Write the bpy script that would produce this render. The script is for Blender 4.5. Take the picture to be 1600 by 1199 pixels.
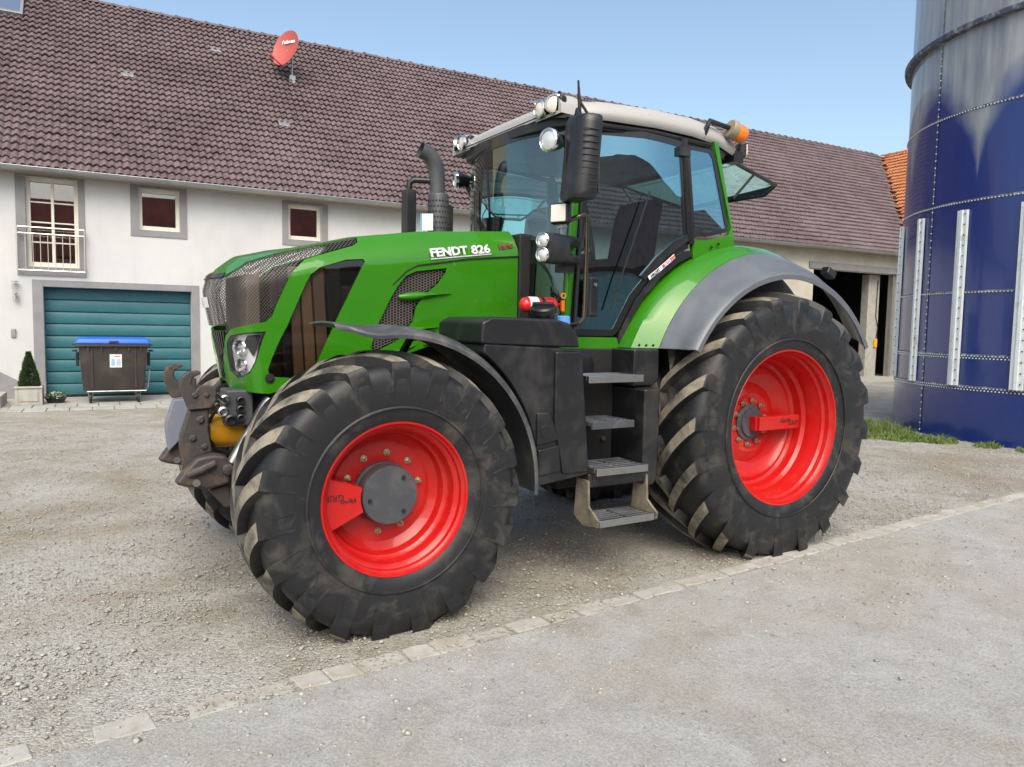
import bpy, bmesh, math, random
import numpy as np
from mathutils import Vector, Matrix
from mathutils.geometry import delaunay_2d_cdt

for o in list(bpy.data.objects): bpy.data.objects.remove(o)
random.seed(7); RNG = np.random.default_rng(11)
SC = bpy.context.scene; COL = SC.collection
R_ = math.radians

# ------------------------------------------------------------------ camera
cam = bpy.data.cameras.new('camera'); co = bpy.data.objects.new('camera', cam); COL.objects.link(co)
cam.sensor_width = 36; cam.lens = 26.27; cam.clip_start = .05; cam.clip_end = 2000
def cam_axes(yaw, pitch, roll):
    f = Vector((math.sin(yaw)*math.cos(pitch), math.cos(yaw)*math.cos(pitch), math.sin(pitch)))
    r = Vector((math.cos(yaw), -math.sin(yaw), 0)); u = r.cross(f)
    c, s = math.cos(roll), math.sin(roll)
    return c*r+s*u, -s*r+c*u, f
r, u, f = cam_axes(.5472, -.0768, .0186)
m = Matrix((r, u, -f)).transposed().to_4x4(); m.translation = Vector((-4.4265, -4.7592, 1.6002))
co.matrix_world = m; SC.camera = co

# ------------------------------------------------------------------ sky, sun, exposure
SUN_EL, SUN_AZ = R_(48), R_(205)          # azimuth clockwise from +Y: behind the camera, a little to the left
w = bpy.data.worlds.new('World'); SC.world = w; w.use_nodes = True
nt = w.node_tree; nt.nodes.clear()
sky = nt.nodes.new('ShaderNodeTexSky'); sky.sky_type = 'NISHITA'; sky.sun_disc = False
sky.sun_elevation = SUN_EL; sky.sun_rotation = SUN_AZ; sky.air_density = 1.0; sky.dust_density = 4.6; sky.ozone_density = 1.0; sky.altitude = 400
bg = nt.nodes.new('ShaderNodeBackground'); bg.inputs[1].default_value = .15
wo = nt.nodes.new('ShaderNodeOutputWorld'); wb = nt.nodes.new('ShaderNodeMix'); wb.data_type = 'RGBA'; wb.blend_type = 'MULTIPLY'; wb.inputs[0].default_value = 1; wb.inputs[7].default_value = (1.06, 1.06, .97, 1)      # camera white balance
nt.links.new(sky.outputs[0], wb.inputs[6]); nt.links.new(wb.outputs[2], bg.inputs[0]); nt.links.new(bg.outputs[0], wo.inputs[0])
sun = bpy.data.lights.new('sun', 'SUN'); sun.energy = 1.5; sun.angle = R_(50); sun.color = (1, .945, .85)
so = bpy.data.objects.new('sun', sun); COL.objects.link(so)
sd = Vector((math.sin(SUN_AZ)*math.cos(SUN_EL), math.cos(SUN_AZ)*math.cos(SUN_EL), math.sin(SUN_EL)))
so.rotation_euler = sd.to_track_quat('Z', 'Y').to_euler(); so.location = sd*30
SC.view_settings.view_transform = 'Standard'; SC.view_settings.look = 'None'
SC.view_settings.exposure = 0.75; SC.view_settings.gamma = 1; SC.view_settings.use_curve_mapping = False
SC.cycles.max_bounces = 6; SC.cycles.transparent_max_bounces = 12; SC.cycles.glossy_bounces = 3; SC.cycles.transmission_bounces = 4; SC.cycles.diffuse_bounces = 3
SC.cycles.caustics_reflective = False; SC.cycles.caustics_refractive = False

# ------------------------------------------------------------------ materials
def nodes(name):
    mt = bpy.data.materials.new(name); mt.use_nodes = True; n = mt.node_tree
    return mt, n, n.nodes['Principled BSDF']
def coord(n, mode='Object'):
    if mode == 'World':
        g = n.nodes.new('ShaderNodeNewGeometry'); return g.outputs['Position']
    t = n.nodes.new('ShaderNodeTexCoord'); return t.outputs[mode]
def noise(n, co_, scale, detail=6, rough=.6, dist=0):
    t = n.nodes.new('ShaderNodeTexNoise'); t.inputs['Scale'].default_value = scale; t.inputs['Detail'].default_value = detail
    t.inputs['Roughness'].default_value = rough; t.inputs['Distortion'].default_value = dist
    n.links.new(co_, t.inputs['Vector']); return t.outputs['Fac']
def ramp(n, fac, stops):
    t = n.nodes.new('ShaderNodeValToRGB'); e = t.color_ramp.elements
    while len(e) > 1: e.remove(e[-1])
    for i, (p_, c) in enumerate(stops):
        x = e[0] if i == 0 else e.new(p_)
        x.position = p_; x.color = (c, c, c, 1) if isinstance(c, (int, float)) else (*c, 1)
    n.links.new(fac, t.inputs[0]); return t.outputs[0]
def mixc(n, fac, a, b):
    t = n.nodes.new('ShaderNodeMix'); t.data_type = 'RGBA'
    for k, v in ((0, fac), (6, a), (7, b)):
        if isinstance(v, (int, float)): t.inputs[k].default_value = v
        elif isinstance(v, tuple): t.inputs[k].default_value = (*v, 1)
        else: n.links.new(v, t.inputs[k])
    return t.outputs[2]
def mathn(n, op, a, b=0.):
    t = n.nodes.new('ShaderNodeMath'); t.operation = op
    for k, v in ((0, a), (1, b)):
        if isinstance(v, (int, float)): t.inputs[k].default_value = v
        else: n.links.new(v, t.inputs[k])
    return t.outputs[0]
def bump(n, b, h, strength=.3, dist=.01):
    t = n.nodes.new('ShaderNodeBump'); t.inputs['Strength'].default_value = strength; t.inputs['Distance'].default_value = dist
    n.links.new(h, t.inputs['Height']); n.links.new(t.outputs[0], b.inputs['Normal'])
def setc(n, b, key, v):
    if isinstance(v, (int, float)): b.inputs[key].default_value = v
    elif isinstance(v, tuple): b.inputs[key].default_value = (*v, 1)
    else: n.links.new(v, b.inputs[key])
M = {}
def mat(name, base, rough=.5, metal=0., dirt=None, dscale=6, dlo=.5, dhi=.72, coat=0., bscale=0, bstr=.2, bdist=.004, var=0., vscale=3, mode='Object', spec=.5, rvar=.0):
    """base colour, optional patchy dirt colour, optional brightness variation, optional bump"""
    mt, n, b = nodes(name); c = coord(n, mode); col = base
    if var:
        v = noise(n, c, vscale, 5); lo = tuple(x*(1-var) for x in base); hi = tuple(min(1, x*(1+var)) for x in base)
        col = ramp(n, v, [(.3, lo), (.7, hi)])
    rg = rough
    if dirt:
        d = noise(n, c, dscale, 8, .65, .4); k = ramp(n, d, [(dlo, 0.), (dhi, 1.)])
        col = mixc(n, k, col if not isinstance(col, tuple) else col, dirt)
        mx = n.nodes.new('ShaderNodeMix'); mx.inputs[2].default_value = rough; mx.inputs[3].default_value = min(1, rough+.35); n.links.new(k, mx.inputs[0]); rg = mx.outputs[0]
    setc(n, b, 'Base Color', col); setc(n, b, 'Roughness', rg); b.inputs['Metallic'].default_value = metal
    b.inputs['Coat Weight'].default_value = coat; b.inputs['Coat Roughness'].default_value = .04; b.inputs['Specular IOR Level'].default_value = spec
    if bscale: bump(n, b, noise(n, c, bscale, 6), bstr, bdist)
    M[name] = mt; return mt
def glassmat(name, tint, refl=.12, rough=.0, tintg=(1., 1., 1.), ior=1.6):
    """thin tinted pane: clear film plus mirror reflection by Fresnel"""
    mt, n, b = nodes(name); n.nodes.remove(b); out = n.nodes['Material Output']
    tr = n.nodes.new('ShaderNodeBsdfTransparent'); tr.inputs[0].default_value = (*tint, 1)
    gl = n.nodes.new('ShaderNodeBsdfGlossy'); gl.inputs['Roughness'].default_value = rough; gl.inputs['Color'].default_value = (*tintg, 1)
    fr = n.nodes.new('ShaderNodeFresnel'); fr.inputs[0].default_value = ior
    k = mathn(n, 'ADD', fr.outputs[0], refl); k = mathn(n, 'MINIMUM', k, 1.)
    mx = n.nodes.new('ShaderNodeMixShader'); n.links.new(k, mx.inputs[0]); n.links.new(tr.outputs[0], mx.inputs[1]); n.links.new(gl.outputs[0], mx.inputs[2])
    n.links.new(mx.outputs[0], out.inputs[0]); M[name] = mt; return mt

DUST = (.30, .26, .20)
mat('green', (.029, .185, .0035), .42, spec=.15, coat=.75, dirt=(.07, .19, .035), dscale=3, dlo=.62, dhi=.95, var=.05)
mat('black_plastic', (.0105, .011, .0135), .36, dirt=(.055, .052, .050), dscale=4, dlo=.50, dhi=.88, bscale=260, bstr=.12, bdist=.001)
mat('black_gloss', (.012, .012, .013), .22, coat=.3)
mat('black_matt', (.010, .010, .011), .7)
mat('cavity', (.02, .018, .016), .9, dirt=(.10, .075, .05), dscale=7, dlo=.5, dhi=.8)
mat('grey_plastic', (.108, .120, .145), .40, dirt=(.17, .175, .185), dscale=3, dlo=.5, dhi=.9, coat=.15)
mat('fender_plastic', (.05, .054, .06), .40, dirt=(.20, .19, .175), dscale=5, dlo=.45, dhi=.9)
mat('roof_white', (.40, .39, .38), .38, dirt=(.42, .39, .36), dscale=2.5, dlo=.5, dhi=.95)
mat('rubber', (.0105, .011, .0135), .50, dirt=(.085, .078, .066), dscale=6, dlo=.50, dhi=.82, bscale=40, bstr=.25, bdist=.004)
mat('lug_face', (.045, .042, .038), .75, dirt=(.27, .24, .185), dscale=7, dlo=.34, dhi=.60, bscale=60, bstr=.3, bdist=.004)
mat('red', (.47, .008, .007), .40, spec=.25, coat=.5, dirt=(.46, .035, .025), dscale=4, dlo=.5, dhi=.8)
mat('hub_grey', (.055, .06, .07), .45, dirt=(.11, .11, .11), dscale=9, dlo=.5, dhi=.8)
mat('steel', (.42, .42, .42), .35, metal=1., dirt=(.30, .25, .18), dscale=8, dlo=.5, dhi=.8)
mat('bolt', (.40, .33, .22), .45, metal=.8)
mat('chrome', (.78, .78, .78), .08, metal=1.)
mat('rail_dark', (.13, .105, .085), .16, metal=.9)
mat('rust_iron', (.060, .054, .052), .55, metal=.3, dirt=(.15, .10, .065), dscale=9, dlo=.52, dhi=.74, bscale=50, bstr=.5, bdist=.005)
mat('blue_grey_iron', (.16, .18, .24), .5, dirt=(.30, .19, .09), dscale=4, dlo=.55, dhi=.7)
mat('yellow', (.78, .38, .012), .4, dirt=(.5, .27, .03), dscale=7, dlo=.55, dhi=.9)
mat('blue_cap', (.10, .27, .72), .4)
mat('ext_red', (.72, .02, .02), .25, coat=.5)
mat('white_paint', (.75, .75, .74), .45)
mat('sticker_white', (.80, .80, .82), .4)
mat('sticker_red', (.66, .12, .14), .4)
mat('ink', (.012, .012, .013), .5)
mat('badge_chrome', (.80, .81, .83), .22, metal=.25)
mat('badge_dark', (.20, .03, .03), .4)
mat('amber', (.95, .20, .012), .25, coat=.5)
mat('beacon_base', (.28, .23, .16), .55)
mat('seat_cloth', (.035, .036, .04), .9)
mat('cab_grey', (.13, .14, .135), .7)
mat('radiator', (.20, .17, .14), .6, dirt=(.2, .16, .11), dscale=5)
mat('wire', (.17, .145, .14), .55)
mat('reflector', (.78, .79, .82), .15, metal=.25, coat=.6)
mat('lamp_lens', (.80, .80, .78), .16, metal=.55, bscale=140, bstr=.6, bdist=.003)
mat('led_lens', (.82, .74, .66), .3, coat=1.)
glassmat('tinted_panel', (.70, .60, .52), .03, .06, ior=1.35)
glassmat('cab_glass', (.70, .86, .80), .10, tintg=(.85, 1., .96))
glassmat('door_glass', (.20, .34, .35), .32, tintg=(.40, .76, .94))
glassmat('rear_glass', (.35, .60, .66), .30, tintg=(.6, .95, 1.))
glassmat('lens_glass', (.95, .96, .97), .04, ior=1.06)
glassmat('window_glass', (.62, .55, .55), .10)
mt, n, b = nodes('mesh_sheet')      # finely perforated metal sheet
c = coord(n, 'UV'); mp = n.nodes.new('ShaderNodeMapping'); mp.inputs['Rotation'].default_value = (0, 0, R_(45)); n.links.new(c, mp.inputs[0])
v = n.nodes.new('ShaderNodeTexVoronoi'); v.voronoi_dimensions = '2D'; v.inputs['Scale'].default_value = 72; v.inputs['Randomness'].default_value = 0; n.links.new(mp.outputs[0], v.inputs['Vector'])
k = ramp(n, v.outputs['Distance'], [(.36, 0.), (.44, 1.)])
setc(n, b, 'Base Color', (.060, .052, .047)); b.inputs['Roughness'].default_value = .42; b.inputs['Metallic'].default_value = .2; n.links.new(k, b.inputs['Alpha']); M['mesh_sheet'] = mt

# ------------------------------------------------------------------ mesh builder
class MB:
    def __init__(s): s.v = []; s.f = []; s.m = []
    def add(s, v, f, m=0):
        o = len(s.v); s.v += [tuple(x) for x in v]; s.f += [tuple(o+i for i in q) for q in f]; s.m += [m]*len(f); return s
    def box(s, c, d, rot=None, m=0, taper=None):
        x, y, z = (k/2 for k in d); V = [Vector((a*x, b_*y, e*z)) for e in (-1, 1) for b_ in (-1, 1) for a in (-1, 1)]
        if taper:
            for q in V:
                if q.z > 0: q.x *= taper[0]; q.y *= taper[1]
        if rot: V = [rot @ q for q in V]
        V = [q+Vector(c) for q in V]
        return s.add(V, [(0, 2, 3, 1), (4, 5, 7, 6), (0, 1, 5, 4), (2, 6, 7, 3), (0, 4, 6, 2), (1, 3, 7, 5)], m)
    def prism(s, poly, a0, a1, axis='y', m=0):
        """polygon in the plane across an axis, pulled from a0 to a1"""
        def P(p_, a): return {'y': (p_[0], a, p_[1]), 'x': (a, p_[0], p_[1]), 'z': (p_[0], p_[1], a)}[axis]
        n_ = len(poly); area = sum(poly[i][0]*poly[(i+1) % n_][1]-poly[(i+1) % n_][0]*poly[i][1] for i in range(n_))
        V = [P(p_, a0) for p_ in poly]+[P(p_, a1) for p_ in poly]; fl = (area > 0) ^ (axis == 'y') ^ (a1 < a0)
        F = [tuple(range(n_))[::-1], tuple(range(n_, 2*n_))]+[(i, (i+1) % n_, n_+(i+1) % n_, n_+i) for i in range(n_)]
        if not fl: F = [q[::-1] for q in F]
        return s.add(V, F, m)
    def tube(s, path, rad, n_=10, m=0, cap=True):
        P = [Vector(q) for q in path]; rr = rad if isinstance(rad, (list, tuple)) else [rad]*len(P); V = []; F = []; nrm = None
        for i, q in enumerate(P):
            d = (P[min(i+1, len(P)-1)]-P[max(i-1, 0)]).normalized()
            if nrm is None: nrm = d.orthogonal().normalized()
            else: nrm = (nrm-d*nrm.dot(d)).normalized()
            bi = d.cross(nrm)
            for j in range(n_):
                a = 2*math.pi*j/n_; V.append(q+(nrm*math.cos(a)+bi*math.sin(a))*rr[i])
        for i in range(len(P)-1):
            for j in range(n_): F.append((i*n_+j, i*n_+(j+1) % n_, (i+1)*n_+(j+1) % n_, (i+1)*n_+j))
        if cap: F += [tuple(range(n_))[::-1], tuple(range((len(P)-1)*n_, len(P)*n_))]
        return s.add(V, F, m)
    def lathe(s, prof, c=(0, 0, 0), axis='y', n_=32, m=0, rot=None, a0=0., a1=None):
        """profile of (radius, height along the axis)"""
        full = a1 is None; A = [a0+((2*math.pi if full else a1-a0)*j/n_) for j in range(n_ if full else n_+1)]; k = len(A); V = []; F = []
        for rr, h in prof:
            for a in A:
                x, y = rr*math.cos(a), rr*math.sin(a); q = {'y': (x, h, y), 'z': (x, y, h), 'x': (h, x, y)}[axis]
                q = Vector(q); V.append((rot @ q if rot else q)+Vector(c))
        for i in range(len(prof)-1):
            for j in range(n_):
                a, b_ = j, (j+1) % k; F.append((i*k+a, (i+1)*k+a, (i+1)*k+b_, i*k+b_) if axis == 'y' else (i*k+a, i*k+b_, (i+1)*k+b_, (i+1)*k+a))
        return s.add(V, F, m)
    def grid(s, rows, m=0, closed=False):
        k = len(rows[0]); V = [q for r_ in rows for q in r_]
        F = [(i*k+j, i*k+(j+1) % k, (i+1)*k+(j+1) % k, (i+1)*k+j) for i in range(len(rows)-1) for j in range(k if closed else k-1)]
        return s.add(V, F, m)
    def build(s, name, mats, parent=None, smooth=35, bevel=0, seg=2, thick=0, recalc=True, loc=None, off=-1.):
        me = bpy.data.meshes.new(name); me.from_pydata(s.v, [], s.f)
        if isinstance(mats, str): mats = [mats]
        for q in mats: me.materials.append(M[q])
        me.polygons.foreach_set('material_index', s.m)
        if recalc:
            b_ = bmesh.new(); b_.from_mesh(me); bmesh.ops.recalc_face_normals(b_, faces=b_.faces); b_.to_mesh(me); b_.free()
        me.update()
        if bevel: me.polygons.foreach_set('use_smooth', [True]*len(me.polygons))
        elif smooth: finish(me, smooth)
        o = bpy.data.objects.new(name, me); COL.objects.link(o)
        if parent: o.parent = parent
        if loc: o.location = loc
        if thick:
            q = o.modifiers.new('thickness', 'SOLIDIFY'); q.thickness = thick; q.offset = off
            if smooth: q = o.modifiers.new('edges', 'EDGE_SPLIT'); q.split_angle = R_(max(smooth, 40)); q.use_edge_sharp = False
        if bevel:
            q = o.modifiers.new('bevel', 'BEVEL'); q.width = bevel; q.segments = seg; q.limit_method = 'ANGLE'; q.angle_limit = R_(32); q.harden_normals = True
        return o
def finish(me, ang):
    me.polygons.foreach_set('use_smooth', [True]*len(me.polygons))
    me.set_sharp_from_angle(angle=R_(ang))
def empty(name, loc=(0, 0, 0), rz=0., parent=None):
    o = bpy.data.objects.new(name, None); COL.objects.link(o); o.location = loc; o.rotation_euler = (0, 0, rz); o.empty_display_size = .1
    if parent: o.parent = parent
    return o
def tag(o, label=None, cat=None, group=None, kind=None):
    for k_, v_ in (('label', label), ('category', cat), ('group', group), ('kind', kind)):
        if v_: o[k_] = v_
    return o
def skin(name, loops, mapf, mats, parent=None, step=.05, thick=.012, smooth=40, off=-1.):
    """outline with holes in a flat (s,t) chart, cut into cells and laid on the curved surface mapf(s,t)"""
    pts, ed = [], []
    for L in loops:
        o = len(pts); ring = []
        for i in range(len(L)):
            p0, p1 = Vector(L[i]), Vector(L[(i+1) % len(L)]); k = max(1, math.ceil((p1-p0).length/step))
            ring += [p0.lerp(p1, j/k) for j in range(k)]
        pts += ring; ed += [(o+i, o+(i+1) % len(ring)) for i in range(len(ring))]
    lo = [min(q[i] for q in pts) for i in (0, 1)]; hi = [max(q[i] for q in pts) for i in (0, 1)]; nb = len(pts); bp = np.array([tuple(q) for q in pts])
    x = lo[0]+step*.5
    while x < hi[0]:
        y = lo[1]+step*.5
        while y < hi[1]:
            if np.min(np.abs(bp-np.array((x, y))).sum(1)) > step*.4: pts.append(Vector((x, y)))
            y += step
        x += step
    V2, _, F2, _, _, _ = delaunay_2d_cdt(pts, ed, [], 0, 1e-6)
    bm = bmesh.new(); vs = [bm.verts.new((q.x, q.y, 0)) for q in V2]
    for t in F2:
        cx = sum(V2[i].x for i in t)/len(t); cy = sum(V2[i].y for i in t)/len(t); ins = False
        for L in loops:
            for i in range(len(L)):
                (x1, y1), (x2, y2) = L[i], L[i-1]
                if (y1 > cy) != (y2 > cy) and cx < (x2-x1)*(cy-y1)/(y2-y1)+x1: ins = not ins
        if not ins: continue
        try: bm.faces.new([vs[i] for i in t])
        except ValueError: pass
    for q in [q for q in bm.verts if not q.link_faces]: bm.verts.remove(q)
    uv = bm.loops.layers.uv.new('chart')
    for fc_ in bm.faces:
        for lp_ in fc_.loops: lp_[uv].uv = (lp_.vert.co.x, lp_.vert.co.y)
    for q in bm.verts: q.co = Vector(mapf(q.co.x, q.co.y))
    bmesh.ops.recalc_face_normals(bm, faces=bm.faces)
    me = bpy.data.meshes.new(name); bm.to_mesh(me); bm.free()
    for q in ([mats] if isinstance(mats, str) else mats): me.materials.append(M[q])
    finish(me, smooth); o = bpy.data.objects.new(name, me); COL.objects.link(o)
    if parent: o.parent = parent
    if thick:
        q = o.modifiers.new('thickness', 'SOLIDIFY'); q.thickness = thick; q.offset = off
        q = o.modifiers.new('edges', 'EDGE_SPLIT'); q.split_angle = R_(45); q.use_edge_sharp = False
    return o
def flip_to(o, direction):
    """make the surface normals face a direction (average)"""
    me = o.data; a = Vector((0, 0, 0))
    for q in me.polygons: a += q.normal*q.area
    if a.dot(Vector(direction)) < 0: me.flip_normals()
    return o
def mirror_copy(o, parent):
    """the same part on the far side of the tractor"""
    me = o.data.copy()
    for q in me.vertices: q.co.y = -q.co.y
    me.flip_normals(); c_ = o.copy(); c_.data = me; COL.objects.link(c_); c_.parent = parent; return c_
def text(name, body, size, mt_, parent, loc, xdir, updir, extrude=.003, shear=0., bold=0., align='LEFT', sx=1., space=1.):
    """raised lettering laid along xdir with its top towards updir"""
    cu = bpy.data.curves.new(name, 'FONT'); cu.body = body; cu.size = size; cu.extrude = extrude; cu.shear = shear; cu.offset = bold; cu.align_x = align; cu.space_character = space; cu.resolution_u = 3
    t = bpy.data.objects.new(name, cu); COL.objects.link(t); bpy.context.view_layer.update()
    me = bpy.data.meshes.new_from_object(t.evaluated_get(bpy.context.evaluated_depsgraph_get())); bpy.data.objects.remove(t); bpy.data.curves.remove(cu)
    X = Vector(xdir).normalized(); Z = X.cross(Vector(updir)).normalized(); Y = Z.cross(X)
    mm = Matrix((X*sx, Y, Z)).transposed().to_4x4(); mm.translation = Vector(loc); me.transform(mm)
    me.materials.clear(); me.materials.append(M[mt_]); me.name = name
    o = bpy.data.objects.new(name, me); COL.objects.link(o); o.parent = parent; return o
def lerp_tab(tab, x):
    if x <= tab[0][0]: return tab[0][1]
    for (a, b_), (c_, d_) in zip(tab, tab[1:]):
        if x <= c_: return b_+(d_-b_)*(x-a)/(c_-a)
    return tab[-1][1]
def arc(c, r0, a0, a1, n_): return [(c[0]+r0*math.cos(a0+(a1-a0)*i/n_), c[1]+r0*math.sin(a0+(a1-a0)*i/n_)) for i in range(n_+1)]
# ================================================================== SETTING
# ---- ground
mt, n, b = nodes('gravel_ground'); c = coord(n, 'World')
big = noise(n, c, .55, 5, .6, .5); mid = noise(n, c, 3.2, 6, .65, .6); fine = noise(n, c, 55, 4, .7)
vo = n.nodes.new('ShaderNodeTexVoronoi'); vo.inputs['Scale'].default_value = 85; n.links.new(c, vo.inputs['Vector'])
col = ramp(n, mid, [(.3, (.245, .22, .175)), (.5, (.335, .315, .27)), (.7, (.415, .40, .365))])
col = mixc(n, ramp(n, big, [(.42, 0.), (.62, .8)]), col, (.415, .41, .385))
col = mixc(n, ramp(n, noise(n, c, .33, 6, .7, 1.2), [(.50, 0.), (.66, .75)]), col, (.275, .23, .165))
g2 = n.nodes.new('ShaderNodeMix'); g2.data_type = 'RGBA'; g2.blend_type = 'MULTIPLY'; g2.inputs[0].default_value = .55
n.links.new(col, g2.inputs[6]); n.links.new(ramp(n, vo.outputs['Color'], [(.1, .45), (.9, 1.25)]), g2.inputs[7])
setc(n, b, 'Base Color', g2.outputs[2]); b.inputs['Roughness'].default_value = .95; b.inputs['Specular IOR Level'].default_value = .2
h = mathn(n, 'ADD', mathn(n, 'MULTIPLY', vo.outputs['Distance'], -.9), mathn(n, 'MULTIPLY', mid, 1.2)); h = mathn(n, 'ADD', h, mathn(n, 'MULTIPLY', fine, .5))
bump(n, b, h, .7, .010); M['gravel_ground'] = mt
mt, n, b = nodes('apron_concrete'); c = coord(n, 'World')
big = noise(n, c, .7, 6, .65, .8); mid = noise(n, c, 3.6, 8, .7, .6); fine = noise(n, c, 75, 6, .75); spot = noise(n, c, 1.6, 4, .55, .4)
vo = n.nodes.new('ShaderNodeTexVoronoi'); vo.inputs['Scale'].default_value = 130; n.links.new(c, vo.inputs['Vector'])
col = ramp(n, mid, [(.3, (.345, .34, .32)), (.5, (.425, .425, .41)), (.70, (.485, .49, .48))])
col = mixc(n, ramp(n, big, [(.44, 0.), (.60, .65)]), col, (.385, .365, .32))
col = mixc(n, ramp(n, noise(n, c, .45, 6, .7, 1.), [(.50, 0.), (.68, .6)]), col, (.345, .315, .255))
col = mixc(n, ramp(n, spot, [(.62, 0.), (.75, .6)]), col, (.23, .19, .135))
g2 = n.nodes.new('ShaderNodeMix'); g2.data_type = 'RGBA'; g2.blend_type = 'MULTIPLY'; g2.inputs[0].default_value = .5
n.links.new(col, g2.inputs[6]); n.links.new(ramp(n, vo.outputs['Color'], [(.1, .55), (.9, 1.2)]), g2.inputs[7])
col = mixc(n, ramp(n, fine, [(.56, 0.), (.68, .45)]), g2.outputs[2], (.19, .18, .155))
setc(n, b, 'Base Color', col); b.inputs['Roughness'].default_value = .92; b.inputs['Specular IOR Level'].default_value = .2
bump(n, b, mathn(n, 'ADD', fine, mathn(n, 'MULTIPLY', mid, 2.)), .9, .010); M['apron_concrete'] = mt
mat('pebble', (.37, .35, .315), .9, var=.5, vscale=38, mode='World')
mat('sett_stone', (.42, .415, .395), .90, dirt=(.34, .31, .255), dscale=6, dlo=.40, dhi=.62, bscale=35, bstr=.4, bdist=.006, mode='World', var=.15, vscale=2.6)
mat('slab_stone', (.38, .38, .36), .85, dirt=(.29, .28, .24), dscale=2, dlo=.45, dhi=.7, bscale=30, bstr=.3, mode='World', var=.18, vscale=2.2)
mat('moss_joint', (.13, .14, .08), .95, mode='World')
mat('grass', (.13, .19, .045), .8, var=.4, vscale=5, mode='World')
def sheet(name, poly, z, mt_):
    me = bpy.data.meshes.new(name); me.from_pydata([(a, b_, z) for a, b_ in poly], [], [tuple(range(len(poly)))]); me.materials.append(M[mt_])
    o = bpy.data.objects.new(name, me); COL.objects.link(o); return tag(o, kind='structure')
sheet('ground', [(-600, -600), (600, -600), (600, 600), (-600, 600)], -.004, 'gravel_ground')
def sy(x): return -1.435+.0555*(x+2.0)+.02*math.sin(x*.7)         # run of the sett row
xs = [-14+.5*i for i in range(70)]
sheet('yard_apron', [(x, sy(x)-.085) for x in xs]+[(xs[-1], -17), (xs[0], -17)], .003, 'apron_concrete')
row = empty('sett_row', (-2, -1.4, 0)); tag(row, kind='structure')
x = -6.0
while x < 8.5:
    L = random.uniform(.12, .25); W_ = random.uniform(.10, .15); zt = random.uniform(.001, .007) if x > -1.2 else random.uniform(-.007, .005)
    mb = MB(); j = lambda: random.uniform(-.012, .012)
    a, b_ = x+.006, x+L-.006; mb.prism([(a+j(), -W_/2+j()), ((a+b_)/2, -W_/2-.004+j()*.5), (b_+j(), -W_/2+j()), (b_+j(), W_/2+j()), ((a+b_)/2, W_/2+j()*.5), (a+j(), W_/2+j())], -.05, zt, 'z')
    cx, cy = (a+b_)/2, sy((a+b_)/2); ang = math.atan(.0555+.014*math.cos(cx*.7))
    mb.v = [((p_[0]-cx)*math.cos(ang)-p_[1]*math.sin(ang)+cx+2, (p_[0]-cx)*math.sin(ang)+p_[1]*math.cos(ang)+cy+1.4, p_[2]) for p_ in mb.v]
    o = mb.build('paving_stone', 'sett_stone', row, smooth=30, bevel=.008); x += L
# loose gravel: pebbles thick on the gravel side, sparse on the apron
def pebbles(name, P, S, mt_, label, cat):
    base = np.array([(1, 0, 0), (-.5, .87, 0), (-.5, -.87, 0), (.35, .5, .62), (-.7, .1, .55), (.3, -.6, .58), (0, 0, -.4)], float)
    fc = np.array([(3, 4, 5), (0, 3, 5), (0, 1, 3), (1, 4, 3), (1, 2, 4), (2, 5, 4), (2, 0, 5), (0, 6, 1), (1, 6, 2), (2, 6, 0)])
    n_ = len(P); a = RNG.uniform(0, 6.28, n_); ca, sa = np.cos(a), np.sin(a)
    V = base[None]*(S[:, None, None]*RNG.uniform(.65, 1.35, (n_, 7, 3))); V[:, :, 2] *= .8
    X = V[:, :, 0]*ca[:, None]-V[:, :, 1]*sa[:, None]+P[:, None, 0]; Y = V[:, :, 0]*sa[:, None]+V[:, :, 1]*ca[:, None]+P[:, None, 1]; Z = V[:, :, 2]+P[:, None, 2]
    vv = np.stack([X, Y, Z], -1).reshape(-1, 3); ff = (fc[None]+7*np.arange(n_)[:, None, None]).reshape(-1, 3)
    me = bpy.data.meshes.new(name); me.vertices.add(len(vv)); me.vertices.foreach_set('co', vv.ravel())
    me.loops.add(ff.size); me.loops.foreach_set('vertex_index', ff.ravel().astype(np.int32)); me.polygons.add(len(ff)); me.polygons.foreach_set('loop_start', np.arange(0, ff.size, 3, dtype=np.int32))
    me.update(calc_edges=True); me.validate(); me.materials.append(M[mt_]); o = bpy.data.objects.new(name, me); COL.objects.link(o); return tag(o, label, cat, kind='stuff')
def clump(x, y):      # cheap smooth noise for patchiness
    return (np.sin(x*1.9+1.3*np.sin(y*2.3))+np.sin(y*3.1+1.7*np.sin(x*1.4+.5))+np.sin(x*4.7-y*3.9)+np.sin(x*7.3+y*5.1+1))/4
N = 240000; X = RNG.uniform(-9, 9.5, N); dist = RNG.beta(1.0, 2.6, N)*13-2.3; Y = dist
SY = -1.435+.0555*(X+2)+.02*np.sin(X*.7); gr = Y > SY-.08
keep = np.where(gr, RNG.random(N) < .35+.65*(clump(X, Y) > -.05), RNG.random(N) < .20+.55*((clump(X*1.3, Y*1.3) > .42) & (Y > SY-.9))*np.exp((Y-SY)*1.2))
keep &= ~((np.abs(Y-SY) < .09) & (RNG.random(N) < .35+.3*(X > -1)))
X, Y = X[keep], Y[keep]; S = np.exp(RNG.normal(math.log(.0052), .45, len(X))).clip(.0025, .02)
pebbles('loose_gravel', np.stack([X, Y, S*.22], -1), S, 'pebble', 'loose grey beige gravel strewn over the yard', 'gravel')
N = 9000; X = RNG.uniform(-5.5, 6, N); Y = RNG.uniform(-5, -1.5, N); S = np.exp(RNG.normal(math.log(.0038), .5, N)).clip(.002, .017)
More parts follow.
